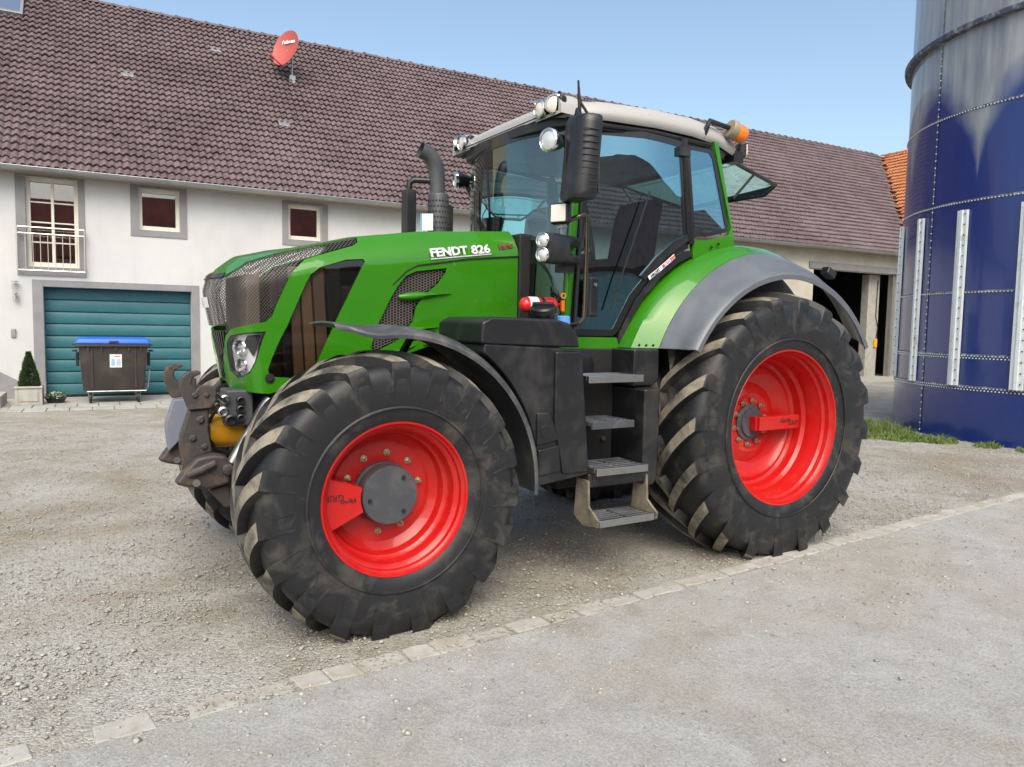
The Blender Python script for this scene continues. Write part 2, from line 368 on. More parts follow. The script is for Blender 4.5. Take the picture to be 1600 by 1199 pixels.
pebbles('scattered_stones', np.stack([X, Y, S*.25+.003], -1), S, 'pebble', 'small stones scattered over the smooth grey apron', 'stones')

# ---- farmhouse and barn share one frame: u along the wall, v into the building
TH = -.045
mt, n, b = nodes('render_white'); c = coord(n, 'World'); st = n.nodes.new('ShaderNodeMapping'); st.inputs['Scale'].default_value = (1, 1, .7); n.links.new(c, st.inputs[0])
k = noise(n, st.outputs[0], 1.4, 7, .65); col = ramp(n, k, [(.3, (.50, .505, .51)), (.6, (.565, .57, .575))])
sz = n.nodes.new('ShaderNodeSeparateXYZ'); n.links.new(c, sz.inputs[0]); lo_ = mathn(n, 'ADD', mathn(n, 'MULTIPLY', sz.outputs[2], -1.1), mathn(n, 'MULTIPLY', noise(n, c, 5, 8, .7), 1.1))
col = mixc(n, ramp(n, lo_, [(.05, 0.), (.55, .6)]), col, (.40, .37, .31))                                # splash dirt along the foot of the wall
drip = n.nodes.new('ShaderNodeMapping'); drip.inputs['Scale'].default_value = (5, 5, .35); n.links.new(c, drip.inputs[0])
col = mixc(n, ramp(n, noise(n, drip.outputs[0], 1.6, 6, .65), [(.58, 0.), (.78, .35)]), col, (.42, .40, .35))
setc(n, b, 'Base Color', col); b.inputs['Roughness'].default_value = .9; bump(n, b, noise(n, c, 60, 4), .25, .004); M['render_white'] = mt
mat('render_beige', (.56, .53, .46), .9, dirt=(.42, .39, .33), dscale=1.2, dlo=.45, dhi=.75, bscale=50, bstr=.25, mode='World')
mat('surround_grey', (.235, .235, .25), .85, var=.1, vscale=4, bscale=60, bstr=.2, mode='World')
mat('frame_cream', (.74, .71, .62), .45, var=.05)
mat('reflection_red', (.46, .05, .08), .9, var=.35, vscale=2)  # red of the mirrored opposite roof, put into a sheet colour
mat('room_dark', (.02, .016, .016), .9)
mat('zinc', (.34, .35, .36), .42, metal=.7, var=.12)
mat('soffit', (.30, .24, .16), .8, var=.15)
mat('door_teal', (.028, .135, .165), .42, dirt=(.05, .16, .185), dscale=2, dlo=.45, dhi=.8, var=.12, vscale=1.5)
mat('steel_rail', (.55, .53, .50), .3, metal=.9)
mat('concrete', (.40, .39, .36), .9, dirt=(.30, .29, .26), dscale=4, dlo=.45, dhi=.7, bscale=40, bstr=.3)
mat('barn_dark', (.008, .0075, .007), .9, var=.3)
def tile_mat(name, lo, mid_, hi, lichen):
    mt, n, b = nodes(name); c = coord(n, 'World'); oi = n.nodes.new('ShaderNodeObjectInfo')
    big = noise(n, c, .5, 6, .65, .3); sm = noise(n, c, 6.5, 3, .6); li = noise(n, c, 1.5, 9, .78)
    k = mathn(n, 'ADD', mathn(n, 'MULTIPLY', big, .45), mathn(n, 'MULTIPLY', sm, .55)); k = mathn(n, 'ADD', k, mathn(n, 'MULTIPLY', oi.outputs['Random'], .06))
    col = ramp(n, k, [(.38, lo), (.5, mid_), (.62, hi)]); col = mixc(n, ramp(n, li, [(.57, 0.), (.72, .7)]), col, lichen)
    setc(n, b, 'Base Color', col); b.inputs['Roughness'].default_value = .72; bump(n, b, noise(n, c, 45, 4), .3, .004); M[name] = mt
tile_mat('tile_brown', (.078, .053, .056), (.120, .085, .090), (.165, .124, .130), (.14, .125, .09))
tile_mat('tile_orange', (.24, .075, .03), (.36, .12, .045), (.45, .18, .07), (.36, .30, .22))
HO = Vector((-3, 12.5, 0))
house = empty('farmhouse', HO, TH); tag(house, 'long white rendered farmhouse with teal garage door and brown tiled roof', 'house')
barn = empty('barn', HO, TH); tag(barn, 'beige barn with dark open doorway and steep brown tiled roof', 'barn')
wing = empty('barn_wing', HO, TH); tag(wing, 'barn wing with weathered orange tiled roof beside the blue silo', 'barn')
rect = lambda a, b_, c_, d_: [(a, c_), (b_, c_), (b_, d_), (a, d_)]
flat = lambda v: (lambda a, b_: (a, v, b_))
SPL = 13.0
GAR = (-1.64, 1.04, -.02, 2.20); DOOR = (-1.89, -1.01, 2.58, 4.30); W1 = (.06, .84, 3.43, 4.28); W2 = (3.06, 3.81, 3.45, 4.23)
o = skin('wall', [rect(-12, SPL, -.3, 4.5)]+[rect(*q) for q in (GAR, DOOR, W1, W2)], flat(0), 'render_white', house, step=2.0, thick=.34); flip_to(o, (0, -1, 0))
def band(q, wl, wr, wb, wt, name, par, th=.018, mt_='surround_grey'):
    a, b_, c_, d_ = q; o = skin(name, [rect(a-wl, b_+wr, c_-wb, d_+wt), rect(a, b_, c_, d_)], flat(-.003), mt_, par, step=9, thick=th, off=1.); return flip_to(o, (0, -1, 0))
def window(q, par, name, cols, rows, reflection_sheet, wall_d=.13, fr=.075, post=None):
    a, b_, c_, d_ = q; mb = MB()
    for (x0, x1, z0, z1) in ((a, a+fr, c_, d_), (b_-fr, b_, c_, d_), (a+fr, b_-fr, c_, c_+fr*1.3), (a+fr, b_-fr, d_-fr, d_)): mb.box(((x0+x1)/2, wall_d+.03, (z0+z1)/2), (x1-x0, .07, z1-z0))
    fo = mb.build(name, 'frame_cream', par, bevel=.006)
    x0, x1, z0, z1 = a+fr, b_-fr, c_+fr*1.3, d_-fr
    for i in range(1, cols): x = x0+(x1-x0)*i/cols; MB().box((x, wall_d+.022, (z0+z1)/2), (.05 if cols == 2 and rows > 1 else .028, .05, z1-z0-.002)).build('mullion', 'frame_cream', fo, bevel=.004)
    for j_ in range(1, rows):
        for i in range(cols):
            xa = x0+(x1-x0)*i/cols+.027*(i > 0); xb = x0+(x1-x0)*(i+1)/cols-.027*(i < cols-1); z = z0+(z1-z0)*j_/rows
            MB().box(((xa+xb)/2, wall_d+.024, z), (xb-xa, .036, .026)).build('glazing_bar', 'frame_cream', fo, bevel=.003)
    for i in range(cols):
        for j_ in range(rows):
            xa = x0+(x1-x0)*i/cols+.026*(i > 0); xb = x0+(x1-x0)*(i+1)/cols-.026*(i < cols-1); za = z0+(z1-z0)*j_/rows+.014*(j_ > 0); zb = z0+(z1-z0)*(j_+1)/rows-.014*(j_ < rows-1)
            MB().box(((xa+xb)/2, wall_d+.045, (za+zb)/2), (xb-xa+.004, .006, zb-za+.004), Matrix.Rotation(random.uniform(-.012, .012), 3, 'X')).build('pane', 'window_glass', fo, smooth=0)
    cu = MB(); k = 26; cu.grid([[(x0-.05+(x1-x0+.1)*i/k, wall_d+.17+.018*math.sin(i*1.9), z) for i in range(k+1)] for z in (z0-.05, z1-.10*(z1-z0))]); cu.build('reflection_sheet', reflection_sheet, fo, smooth=60)  # wavy red sheet added behind the panes, imitates the roof reflected in them
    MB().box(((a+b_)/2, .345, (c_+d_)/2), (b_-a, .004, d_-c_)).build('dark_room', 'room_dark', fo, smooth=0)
    return fo
band(DOOR, .16, .11, .17, .10, 'window_surround', house); band(W1, .15, .13, .13, .07, 'window_surround', house); band(W2, .13, .14, .13, .06, 'window_surround', house)
window(DOOR, house, 'balcony_door', 2, 4, 'reflection_red'); window(W1, house, 'window', 1, 1, 'reflection_red'); window(W2, house, 'window', 1, 1, 'reflection_red')
q = (-1.64, 1.04, -.02, 2.20); mb = MB()
for (x0, x1, z0, z1) in ((-1.82, -1.64, 0, 2.33), (1.04, 1.19, 0, 2.33), (-1.64, 1.04, 2.20, 2.33)): mb.box(((x0+x1)/2, -.012, (z0+z1)/2), (x1-x0, .024, z1-z0))
mb.build('garage_surround', 'surround_grey', house, bevel=.004)
gd = MB().box((-.3, .30, 1.09), (2.68, .03, 2.22)).build('garage_door', 'door_teal', house, smooth=0)
for i in range(9):
    z0 = .03+i*.241; mb = MB(); mb.prism([(.283, z0), (.255, z0+.012), (.248, z0+.03), (.248, z0+.21), (.255, z0+.226), (.283, z0+.234)], -1.63, 1.03, 'x')
    mb.build('panel', 'door_teal', gd, smooth=25)
MB().box((-.3, .27, .012), (2.66, .05, .028)).build('rubber_seal', 'black_matt', gd, smooth=0)
# french balcony railing
rl = MB(); y0 = -.13
for z in (3.32, 3.20, 2.50): rl.tube([(-2.03, y0, z), (-.91, y0, z)], .016, 8)
for x in (-2.03, -.91): rl.tube([(x, y0, 2.48), (x, y0, 3.335)], .018, 8); rl.tube([(x, y0, 2.56), (x, .0, 2.56)], .012, 6); rl.tube([(x, y0, 3.26), (x, 0, 3.26)], .012, 6)
rail = rl.build('balcony_railing', 'steel_rail', house)
bar = MB().tube([(0, y0, 2.5), (0, y0, 3.2)], .007, 6).build('railing_bar', 'steel_rail', rail, loc=(-1.90, 0, 0))
for i in range(1, 8):
    c_ = bar.copy(); COL.objects.link(c_); c_.location = (-1.90+i*.123, 0, 0)
# wall lamp and bell box
lp = MB().lathe([(.0, 0), (.05, 0), (.05, .02), (.015, .03), (.015, .08), (.045, .10), (.045, .11), (0, .11)], (-2.09, -.09, 1.95), 'z', 16).tube([(-2.09, -.09, 2.0), (-2.09, .0, 2.0)], .014, 8).lathe([(.06, 0), (.06, .012), (0, .02)], (-2.09, -.09, 2.27), 'z', 16).build('wall_lamp', 'steel_rail', house)
MB().lathe([(.043, 0), (.05, .08), (.05, .16)], (-2.09, -.09, 2.065), 'z', 16).build('lamp_glass', 'lens_glass', lp)
MB().box((-2.145, -.02, 1.29), (.075, .045, .16)).build('bell_box', 'zinc', house, bevel=.008)
# plinth band at the far left
MB().prism([(-12, -.2), (-1.83, -.2), (-1.83, .20), (-2.4, .55), (-12, .6)], -.02, .0, 'y').build('plinth', 'surround_grey', house, smooth=0)

# roofs
PIT = R_(45); EV, EZ = -.36, 4.40; RV = 4.66; SLOPE = (RV-EV)/math.cos(PIT); NR = 31; GA = SLOPE/NR; TWD = .135
def roof_pt(u_, s, hgt=0.): return (u_, EV+s*math.cos(PIT)-hgt*math.sin(PIT), EZ+s*math.sin(PIT)+hgt*math.cos(PIT))
def deck(u0, u1, par, valley=False):
    mb = MB(); lim = (lambda v: min(u1, 24.93+v+.35)) if valley else (lambda v: u1)
    rows_ = [[roof_pt(u0, s, -.03), roof_pt(lim(EV+s*math.cos(PIT)), s, -.03)] for s in (0, SLOPE)]
    mb.grid(rows_); mb.grid([[(x, 2*RV-v, z) for x, v, z in r_] for r_ in rows_]); o = mb.build('roof', 'soffit', par, smooth=0, thick=.06); flip_to(o, (0, 0, 1)); return o
PROF = [(0, .0), (.018, -.002), (.036, .010), (.058, .030), (.080, .036), (.102, .028), (.120, .008), (.137, .0)]
def tile_arrays(u_, s, jit):
    top = []; L = GA+.05
    for (a, h_) in PROF:
        top.append((u_+a, s-.012, h_*1.2+.056+jit)); 
    for (a, h_) in PROF: top.append((u_+a, s+L, h_+.004+jit*.3))
    for (a, h_) in PROF: top.append((u_+a, s-.006, h_*1.2+.016+jit))
    return top
K = len(PROF); TF = [(i, i+1, K+i+1, K+i) for i in range(K-1)]+[(2*K+i, 2*K+i+1, i+1, i) for i in range(K-1)]
def tile_mesh(name, lst, mt_, mapf):
    V = []; F = []
    for (u_, s, j_) in lst:
        o = len(V); V += [mapf(*q) for q in tile_arrays(u_, s, j_)]; F += [tuple(o+i for i in q) for q in TF]
    me = bpy.data.meshes.new(name); me.from_pydata(V, [], F); me.materials.append(M[mt_]); finish(me, 50); return me
def tile_rows(u0, u1, roof, singles, mt_, mapf, cond=None, rows_=NR):
    rest = []; n_s = 0; proto = None
    for r_ in range(rows_):
        sag = .0
        for c_ in range(int((u1-u0)/TWD)):
            u_ = u0+c_*TWD; s = r_*GA+random.gauss(0, .007)-(.03 if random.random() < .01 else 0); j_ = random.uniform(-.004, .011)
            if cond and not cond(u_, s): continue
            if singles and r_ < 6 and singles <= u_ < singles+50*TWD:
                if proto is None:
                    proto = tile_mesh('roof_tile', [(0, 0, 0)], mt_, mapf); org = Vector(mapf(0, 0, 0))
                o = bpy.data.objects.new('roof_tile', proto); COL.objects.link(o); o.parent = roof
                o.location = Vector(mapf(u_, s, j_))-org; o.rotation_euler = (0, 0, random.uniform(-.006, .006)); n_s += 1
            else: rest.append((u_, s, j_))
    o = bpy.data.objects.new('roof_tiles', tile_mesh('roof_tiles', rest, mt_, mapf)); COL.objects.link(o); o.parent = roof; o['kind'] = 'stuff'
r1 = deck(-12, SPL, house); tile_rows(-5.2, SPL, r1, -2.45, 'tile_brown', roof_pt)
r2 = deck(SPL, 31, barn, True); tile_rows(SPL, 31, r2, None, 'tile_brown', roof_pt, lambda u_, s: u_+.1 < 24.93+EV+s*math.cos(PIT)+.35)
def ridge_tiles(par, pts0, d, n_, mt_, L=.36):
    prof = [(.115*math.cos(a), .085*math.sin(a)) for a in [math.pi*i/8 for i in range(9)]]
    mb = MB(); D = Vector(d); side = Vector((-D.y, D.x, 0)); rows_ = []
    for (t, sc) in ((0, 1.22), (.05, 1.2), (.055, 1.0), (L+.03, .95)): rows_.append([D*t+side*(a*sc)+Vector((0, 0, b_*sc)) for a, b_ in prof])
    mb.grid(rows_); o0 = mb.build('ridge_tile', mt_, par, smooth=50)
    for i in range(n_):
        o = o0 if i == 0 else o0.copy()
        if i: COL.objects.link(o)
        o.location = Vector(pts0)+D*(i*L)+Vector((0, 0, random.uniform(-.008, .008)))
RZ = EZ+(RV-EV)*math.tan(PIT)
ridge_tiles(r1, (-4.2, RV, RZ-.01), (1, 0, 0), 47, 'tile_brown'); ridge_tiles(r2, (SPL, RV, RZ-.01), (1, 0, 0), 46, 'tile_brown')
# eaves: gutter, soffit board
def gutter(u0, u1, par):
    mb = MB(); pr = [(.075*math.cos(a), .075*math.sin(a)) for a in [math.pi+math.pi*i/8 for i in range(9)]]
    mb.grid([[(x, EV-.085+a, EZ-.0+b_) for a, b_ in pr] for x in (u0, u1)]); g = mb.build('gutter', 'zinc', par, smooth=60, thick=.006)
    mb = MB().tube([(u0, EV-.16, EZ), (u1, EV-.16, EZ)], .011, 8); mb.build('gutter_bead', 'zinc', g)
    x = u0+.4
    while x < u1-.3:
        MB().grid([[(x+e, EV-.085+a*1.05, EZ+b_*1.05-.001) for a, b_ in pr] for e in (-.02, .02)]).build('gutter_bracket', 'zinc', g, smooth=60, thick=.004); x += 1.15
    MB().box(((u0+u1)/2, (EV+.0)/2-.012, EZ-.055), (u1-u0, -EV-.03, .022)).build('soffit_board', 'soffit', par, smooth=0)
gutter(-9, SPL-.002, house); gutter(SPL+.002, 25.1, barn)
# gable ends / back so the building is a body
MB().prism([(-.0, -.3), (9.32, -.3), (9.32, 4.4), (4.66, 9.2), (0, 4.4)], -11.9, -11.6, 'x').build('gable_wall', 'render_white', house, smooth=0)
MB().box((.5, 9.2, 2.1), (24.8, .3, 4.6)).build('back_wall', 'render_white', house, smooth=0)
# skylight near the ridge, two metal vent tiles
def on_roof(o, u_, s): o.location = roof_pt(u_, s, .05); o.rotation_euler = (PIT, 0, 0); return o
sk = on_roof(MB().box((0, 0, .03), (.80, 1.0, .09)).build('skylight', 'zinc', r1, bevel=.01), -2.48, 6.15)
MB().box((0, 0, .08), (.66, .84, .012)).build('skylight_glass', 'chrome', sk, smooth=0)
for (u_, s) in ((-.02, 3.85), (3.3, 2.70), (2.05, 5.75), (11.6, 6.05)): on_roof(MB().box((0, 0, .0), (.27, .20, .05)).build('vent_tile', 'zinc', r1 if u_ < SPL else r2, bevel=.015), u_, s)
# satellite dish (stands on the roof: a thing of its own)
dl = Vector(roof_pt(3.83, 4.85, .03)); c_, s_ = math.cos(TH), math.sin(TH)
dw = Vector((HO.x+dl.x*c_-dl.y*s_, HO.y+dl.x*s_+dl.y*c_, dl.z)); dish = empty('satellite_dish', dw); tag(dish, 'red satellite dish with white lettering on grey mast on the roof', 'satellite dish')
mat('dish_red', (.42, .085, .07), .5, var=.1)
fd = Vector((-.80, -.52, .30)).normalized(); sd_ = fd.cross(Vector((0, 0, 1))).normalized(); up_ = sd_.cross(fd); cen = Vector((-.14, -.12, .72)); rows_ = []
for i in range(7):
    t = i/6; rows_.append([cen+sd_*(.40*t*math.cos(a))+up_*(.50*t*math.sin(a))+fd*(.10*t*t) for a in [2*math.pi*j/36 for j in range(36)]])
mb = MB(); mb.grid(rows_, closed=True); dd = mb.build('reflector', 'dish_red', dish, smooth=60, thick=.012)
MB().tube([(0, 0, -.1), (0, 0, .66), tuple(cen)], .026, 10).build('mast', 'zinc', dish)
MB().box((0, 0, .0), (.16, .12, .26)).build('mast_foot', 'zinc', dish, bevel=.01)
hd = cen-up_*.50+fd*.52; MB().tube([cen-up_*.5, hd], .016, 8).tube([hd-fd*-.02, hd-fd*.14], .035, 12).build('feed_arm', 'dish_red', dish)
text('lettering', 'Televes', .15, 'sticker_white', dish, cen+up_*.16-sd_*.23*-1+fd*.045, -sd_, up_, .004, bold=.004)
# ---- barn front
DB = (20.3, 24.75, 0, 3.72)
o = skin('wall', [[(SPL, -.3), (DB[0], -.3), (DB[0], DB[3]), (DB[1], DB[3]), (DB[1], -.3), (26, -.3), (26, 4.5), (SPL, 4.5)]], flat(0), 'render_beige', barn, step=3., thick=.35); flip_to(o, (0, -1, 0))
MB().box((22.5, -.02, 3.83), (4.9, .06, .22)).build('door_lintel', 'surround_grey', barn, smooth=0)
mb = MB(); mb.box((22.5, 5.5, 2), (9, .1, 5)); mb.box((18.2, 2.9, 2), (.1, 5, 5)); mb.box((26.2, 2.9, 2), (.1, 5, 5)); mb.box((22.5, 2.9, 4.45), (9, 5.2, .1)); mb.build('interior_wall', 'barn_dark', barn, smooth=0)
pst = MB().box((24.05, .55, 1.8), (.62, .30, 3.8)).build('door_post', 'concrete', barn, bevel=.02)
MB().box((24.22, .37, 1.22), (.16, .06, .30)).build('switch_box', 'yellow', pst, bevel=.01)
MB().tube([(24.2, .37, 3.5), (24.18, .37, 2.2), (24.32, .37, 1.8), (24.26, .37, 1.4)], .014, 6).build('cable', 'black_matt', pst)
MB().box((24.66, .12, 1.86), (.10, .12, 3.70)).build('sliding_rail', 'zinc', barn, smooth=0)
MB().box((23.0, -.7, -.02), (6.5, 1.9, .06)).build('threshold_slab', 'concrete', barn, smooth=0)
# ---- wing with orange tiles: slope faces the yard
def wing_pt(t, s, hgt=0.): return (24.93+s*math.cos(PIT)-hgt*math.sin(PIT), 4.6-t, EZ+s*math.sin(PIT)+hgt*math.cos(PIT))
mb = MB(); mb.grid([[wing_pt(-.0, s, -.03), wing_pt(14, s, -.03)] for s in (0, SLOPE)]); mb.grid([[(2*(24.93+RV-EV)-q[0], q[1], q[2]) for q in (wing_pt(0, s, -.03), wing_pt(14, s, -.03))] for s in (0, SLOPE)])
r3 = mb.build('roof', 'soffit', wing, smooth=0, thick=.06)
tile_rows(-.3, 9.0, r3, None, 'tile_orange', wing_pt, lambda t, s: 24.93+s*math.cos(PIT) > 24.93+(4.6-t)+.30)
ridge_tiles(r3, (24.93+RV-EV, 4.6, RZ-.01), (0, -1, 0), 26, 'tile_orange')
for i in range(19):      # mortar and half tiles along the valley
    s = .2+i*.36; MB().box((0, 0, 0), (.30, .20, .05), Matrix.Rotation(.78, 3, 'Z')).build('valley_tile', 'tile_orange', r3, bevel=.015).location = (24.93+s*math.cos(PIT)-.02, EV+s*math.cos(PIT)+random.uniform(-.03, .03), EZ+s*math.sin(PIT)+.05)
MB().box((25.35, -5.35, 2.1), (.3, 10.4, 4.7)).build('wall', 'render_beige', wing, smooth=0)

# ---- slab strip before the garage
pv = empty('slab_path', HO, TH); tag(pv, kind='structure')
MB().box((-1.5, -1.20, -.018), (17, 2.42, .030)).build('bedding', 'moss_joint', pv, smooth=0)
for rr_, (v0, v1) in enumerate(((-2.40, -1.86), (-1.85, -1.24))):
    x = -6.0+.1*rr_
    while x < 4.5:
        wd = .345; MB().box((x+wd/2, (v0+v1)/2, -.004+random.uniform(-.002, .003)), (wd-.014, v1-v0-.012, .028)).build('slab', 'slab_stone', pv, smooth=0, bevel=.005); x += wd
MB().box((-1.5, -.62, -.003), (17, 1.2, .03)).build('threshold_slab', 'concrete', pv, smooth=0)

# ---- opposite barn: stands behind the camera, seen mirrored in the glass
ob = empty('opposite_barn', (4, -21, 0)); tag(ob, 'cream opposite barn with red roof, mirrored in the cab glass', 'barn')
mat('roof_red', (.23, .075, .055), .8, var=.35, vscale=1.2, mode='World')
MB().box((0, 0, 2.2), (40, .3, 4.8)).build('wall', 'render_beige', ob, smooth=0)
mb = MB(); mb.grid([[(-20.6, .5, 4.5), (20.6, .5, 4.5)], [(-20.6, -5, 9.7), (20.6, -5, 9.7)], [(-20.6, -10.5, 4.5), (20.6, -10.5, 4.5)]]); rr = mb.build('roof', 'roof_red', ob, smooth=0, thick=.2); flip_to(rr, (0, 0, 1))
for x in (-14, -7, 2, 9, 15):
    w_ = MB().box((x, .16, 1.9), (2.6 if x in (-7, 9) else 1.1, .05, 3.2 if x in (-7, 9) else 1.2)).build('door' if x in (-7, 9) else 'window', 'barn_dark' if x in (-7, 9) else 'window_glass', ob, smooth=0)

# ---- silo
SX, SYc, SR = 10.085, .661, 2.961
mt, n, b = nodes('silo_enamel'); c = coord(n, 'Object'); sx = n.nodes.new('ShaderNodeSeparateXYZ'); n.links.new(c, sx.inputs[0])
ang = mathn(n, 'ARCTAN2', sx.outputs[1], sx.outputs[0]); cv = n.nodes.new('ShaderNodeCombineXYZ'); n.links.new(mathn(n, 'MULTIPLY', ang, 3.), cv.inputs[0]); n.links.new(mathn(n, 'MULTIPLY', sx.outputs[2], .12), cv.inputs[2])
streak = noise(n, cv.outputs[0], 5, 5, .6); soft = noise(n, c, 1.3, 4, .5)
a2 = n.nodes.new('ShaderNodeMath'); a2.operation = 'MULTIPLY_ADD'; n.links.new(ang, a2.inputs[0]); a2.inputs[1].default_value = 5.45; a2.inputs[2].default_value = -.27
dome = mathn(n, 'ABSOLUTE', mathn(n, 'SINE', a2.outputs[0])); dome = mathn(n, 'POWER', dome, .6)
lvl = mathn(n, 'ADD', mathn(n, 'MULTIPLY', dome, 1.35), 4.05); lvl = mathn(n, 'ADD', lvl, mathn(n, 'MULTIPLY', mathn(n, 'SUBTRACT', soft, .5), .7))
fade = mathn(n, 'SUBTRACT', sx.outputs[2], lvl); k = ramp(n, mathn(n, 'ADD', mathn(n, 'MULTIPLY', fade, 1.3), .5), [(.15, 0.), (.85, 1.)])
blue = mixc(n, ramp(n, streak, [(.45, 0.), (.75, .45)]), (.0085, .025, .155), (.020, .042, .165))
chalk = mixc(n, ramp(n, streak, [(.35, 0.), (.62, 1.)]), (.17, .185, .22), (.31, .325, .335))
setc(n, b, 'Base Color', mixc(n, k, blue, chalk)); setc(n, b, 'Roughness', ramp(n, k, [(0, .20), (1, .48)])); b.inputs['Coat Weight'].default_value = .5; M['silo_enamel'] = mt
mat('silo_seam', (.05, .06, .11), .6, dirt=(.27, .27, .25), dscale=9, dlo=.48, dhi=.64)
mat('silo_strip', (.60, .64, .66), .5, dirt=(.36, .33, .28), dscale=6, dlo=.55, dhi=.8)
silo = empty('silo', (SX, SYc, 0)); tag(silo, 'tall round blue steel silo with white stiffener strips', 'silo')
ZR = [-.05, .83, 1.30, 2.24, 3.59, 4.93, 6.2, 7.55, 8.9, 10.3]; SEAM = 152.
cyl = lambda a, z, r0=SR: (r0*math.cos(R_(a)), r0*math.sin(R_(a)), z)
bolts = MB(); seams = MB()
def bolt_at(a, z, s=.013):
    c0 = Vector(cyl(a, z, SR+.008)); e = Vector((math.cos(R_(a)), math.sin(R_(a)), 0)); t = Vector((-e.y, e.x, 0)); zz = Vector((0, 0, 1)); k5 = 5
    bolts.add([c0+(t*math.cos(6.283*i/k5)+zz*math.sin(6.283*i/k5))*s for i in range(k5)]+[c0+e*s*.9+(t*math.cos(6.283*i/k5)+zz*math.sin(6.283*i/k5))*s*.6 for i in range(k5)], [(i, (i+1) % k5, k5+(i+1) % k5, k5+i) for i in range(k5)]+[tuple(range(k5, 2*k5))])
for i in range(len(ZR)-1):
    for j_ in range(8):
        a0 = SEAM+45*j_; mb = MB(); ns = 14; lift = .004*((i+j_) % 2)
        mb.grid([[cyl(a0+45.3*q/ns, z, SR+lift) for q in range(ns+1)] for z in (ZR[i], ZR[i+1]+.01)])
        mb.build('plate', 'silo_enamel', silo, smooth=60, thick=.008)
    z = ZR[i+1]; w2 = .022
    if i == 5:
        seams.lathe([(SR, z-.10), (SR+.11, z-.10), (SR+.12, z-.06), (SR+.12, z-.03), (SR, z+.02)], axis='z', n_=96)
    else: seams.lathe([(SR, z-w2), (SR+.010, z-w2), (SR+.016, z+.004), (SR+.010, z+.012), (SR, z+.012)], axis='z', n_=96)
    for j_ in range(8):
        a0 = SEAM+45*j_; seams.add([cyl(a0+d_, zz, SR+.012) for zz in (ZR[i], ZR[i+1]) for d_ in (-.25, .25)], [(0, 1, 3, 2)])
    if z < 6.3:
        for q in range(104, 214): bolt_at(q*1.0, z-.015); 
        if i < 2:
            for q in range(104, 214): bolt_at(q+.5, z-.05)
        for j_ in (0, 1):
            nb = int((ZR[i+1]-max(ZR[i], 0))/.11)
            for q in range(nb): bolt_at(SEAM+45*j_, max(ZR[i], 0)+.06+q*.11, .014)
seams.build('seam_strip', 'silo_seam', silo, smooth=50); bo = bolts.build('seam_bolts', 'silo_strip', silo, smooth=0); bo['kind'] = 'stuff'
for (a0, z0, z1) in ((110, .84, 3.42), (128.3, .84, 3.44), (146.6, .83, 3.45), (164.8, .83, 3.45), (182.8, .83, 3.45), (201, .84, 3.44)):
    mb = MB(); mb.grid([[cyl(a0+d_, z, SR+e) for d_, e in ((-1.7, .012), (-1.6, .05), (-.5, .05), (-.4, .075), (.4, .075), (.5, .05), (1.6, .05), (1.7, .012))] for z in (z0, z1)])
    st_ = mb.build('stiffener_strip', 'silo_strip', silo, smooth=0); bolts = MB()
    for q in range(17):
        c0 = cyl(a0+1.05, z0+.08+q*.155, SR+.055); bolts.box(c0, (.016, .016, .016))
    bolts.build('strip_bolts', 'black_matt', st_, smooth=0)['kind'] = 'stuff'
MB().lathe([(SR+.15, 0), (SR+.02, 10.3-10.25), (0, 1.6)], (0, 0, 10.28), 'z', 64).build('dome_roof', 'silo_strip', silo)
# ================================================================== THINGS IN THE YARD
def at_house(u_, v_, z=0.): return (HO.x+u_*math.cos(TH)-v_*math.sin(TH), HO.y+u_*math.sin(TH)+v_*math.cos(TH), z)
# ---- four-wheeled waste container
mat('bin_body', (.045, .038, .036), .45, dirt=(.10, .085, .075), dscale=3, dlo=.5, dhi=.85)
mat('bin_lid', (.012, .12, .62), .45, var=.1)
bn = empty('waste_container', at_house(-.46, -1.0, .01), TH); tag(bn, 'dark grey wheeled waste container with blue lid before the garage', 'waste container')
def rr_sec(hx, hy, rad, z, k=4):
    out = []
    for (sx_, sy_, a0) in ((1, 1, 0), (-1, 1, 90), (-1, -1, 180), (1, -1, 270)):
        for i in range(k+1): a = R_(a0+90*i/k); out.append((sx_*(hx-rad)+rad*math.cos(a), sy_*(hy-rad)+rad*math.sin(a), z))
    return out
mb = MB(); secs = [rr_sec(.50, .34, .06, .235), rr_sec(.515, .36, .05, .26), rr_sec(.575, .47, .05, 1.06)]; mb.grid(secs, closed=True); k = len(secs[0]); mb.f.append(tuple(range(k))[::-1]); mb.m.append(0)
bd = mb.build('body', 'bin_body', bn, smooth=40)
mb = MB(); secs = [rr_sec(.61, .51, .05, 1.06), rr_sec(.63, .53, .05, 1.075), rr_sec(.63, .53, .05, 1.115), rr_sec(.60, .50, .05, 1.125)]; mb.grid(secs, closed=True); mb.f.append(tuple(range(k))[::-1]); mb.m.append(0)
mb.build('rim', 'bin_body', bn, smooth=40)
mb = MB(); secs = [rr_sec(.625, .525, .05, 1.128), rr_sec(.625, .525, .05, 1.15), rr_sec(.60, .50, .06, 1.205), rr_sec(.50, .40, .06, 1.235)]; mb.grid(secs, closed=True); mb.f.append(tuple(range(3*k, 4*k))); mb.m.append(0)
ld = mb.build('lid', 'bin_lid', bn, smooth=40)
MB().box((0, -.53, 1.165), (.16, .05, .03)).build('lid_grip', 'bin_body', ld, bevel=.006)
for x in (-.42, -.2, .03, .25, .45): MB().box((x, -.487, 1.02), (.02, .05, .075)).build('rim_rib', 'bin_body', bd, smooth=0)
for x in (-.36, .36): MB().box((x, -.425, .66), (.035, .02, .76), Matrix.Rotation(.135, 3, 'X')).build('body_rib', 'bin_body', bd, bevel=.006)
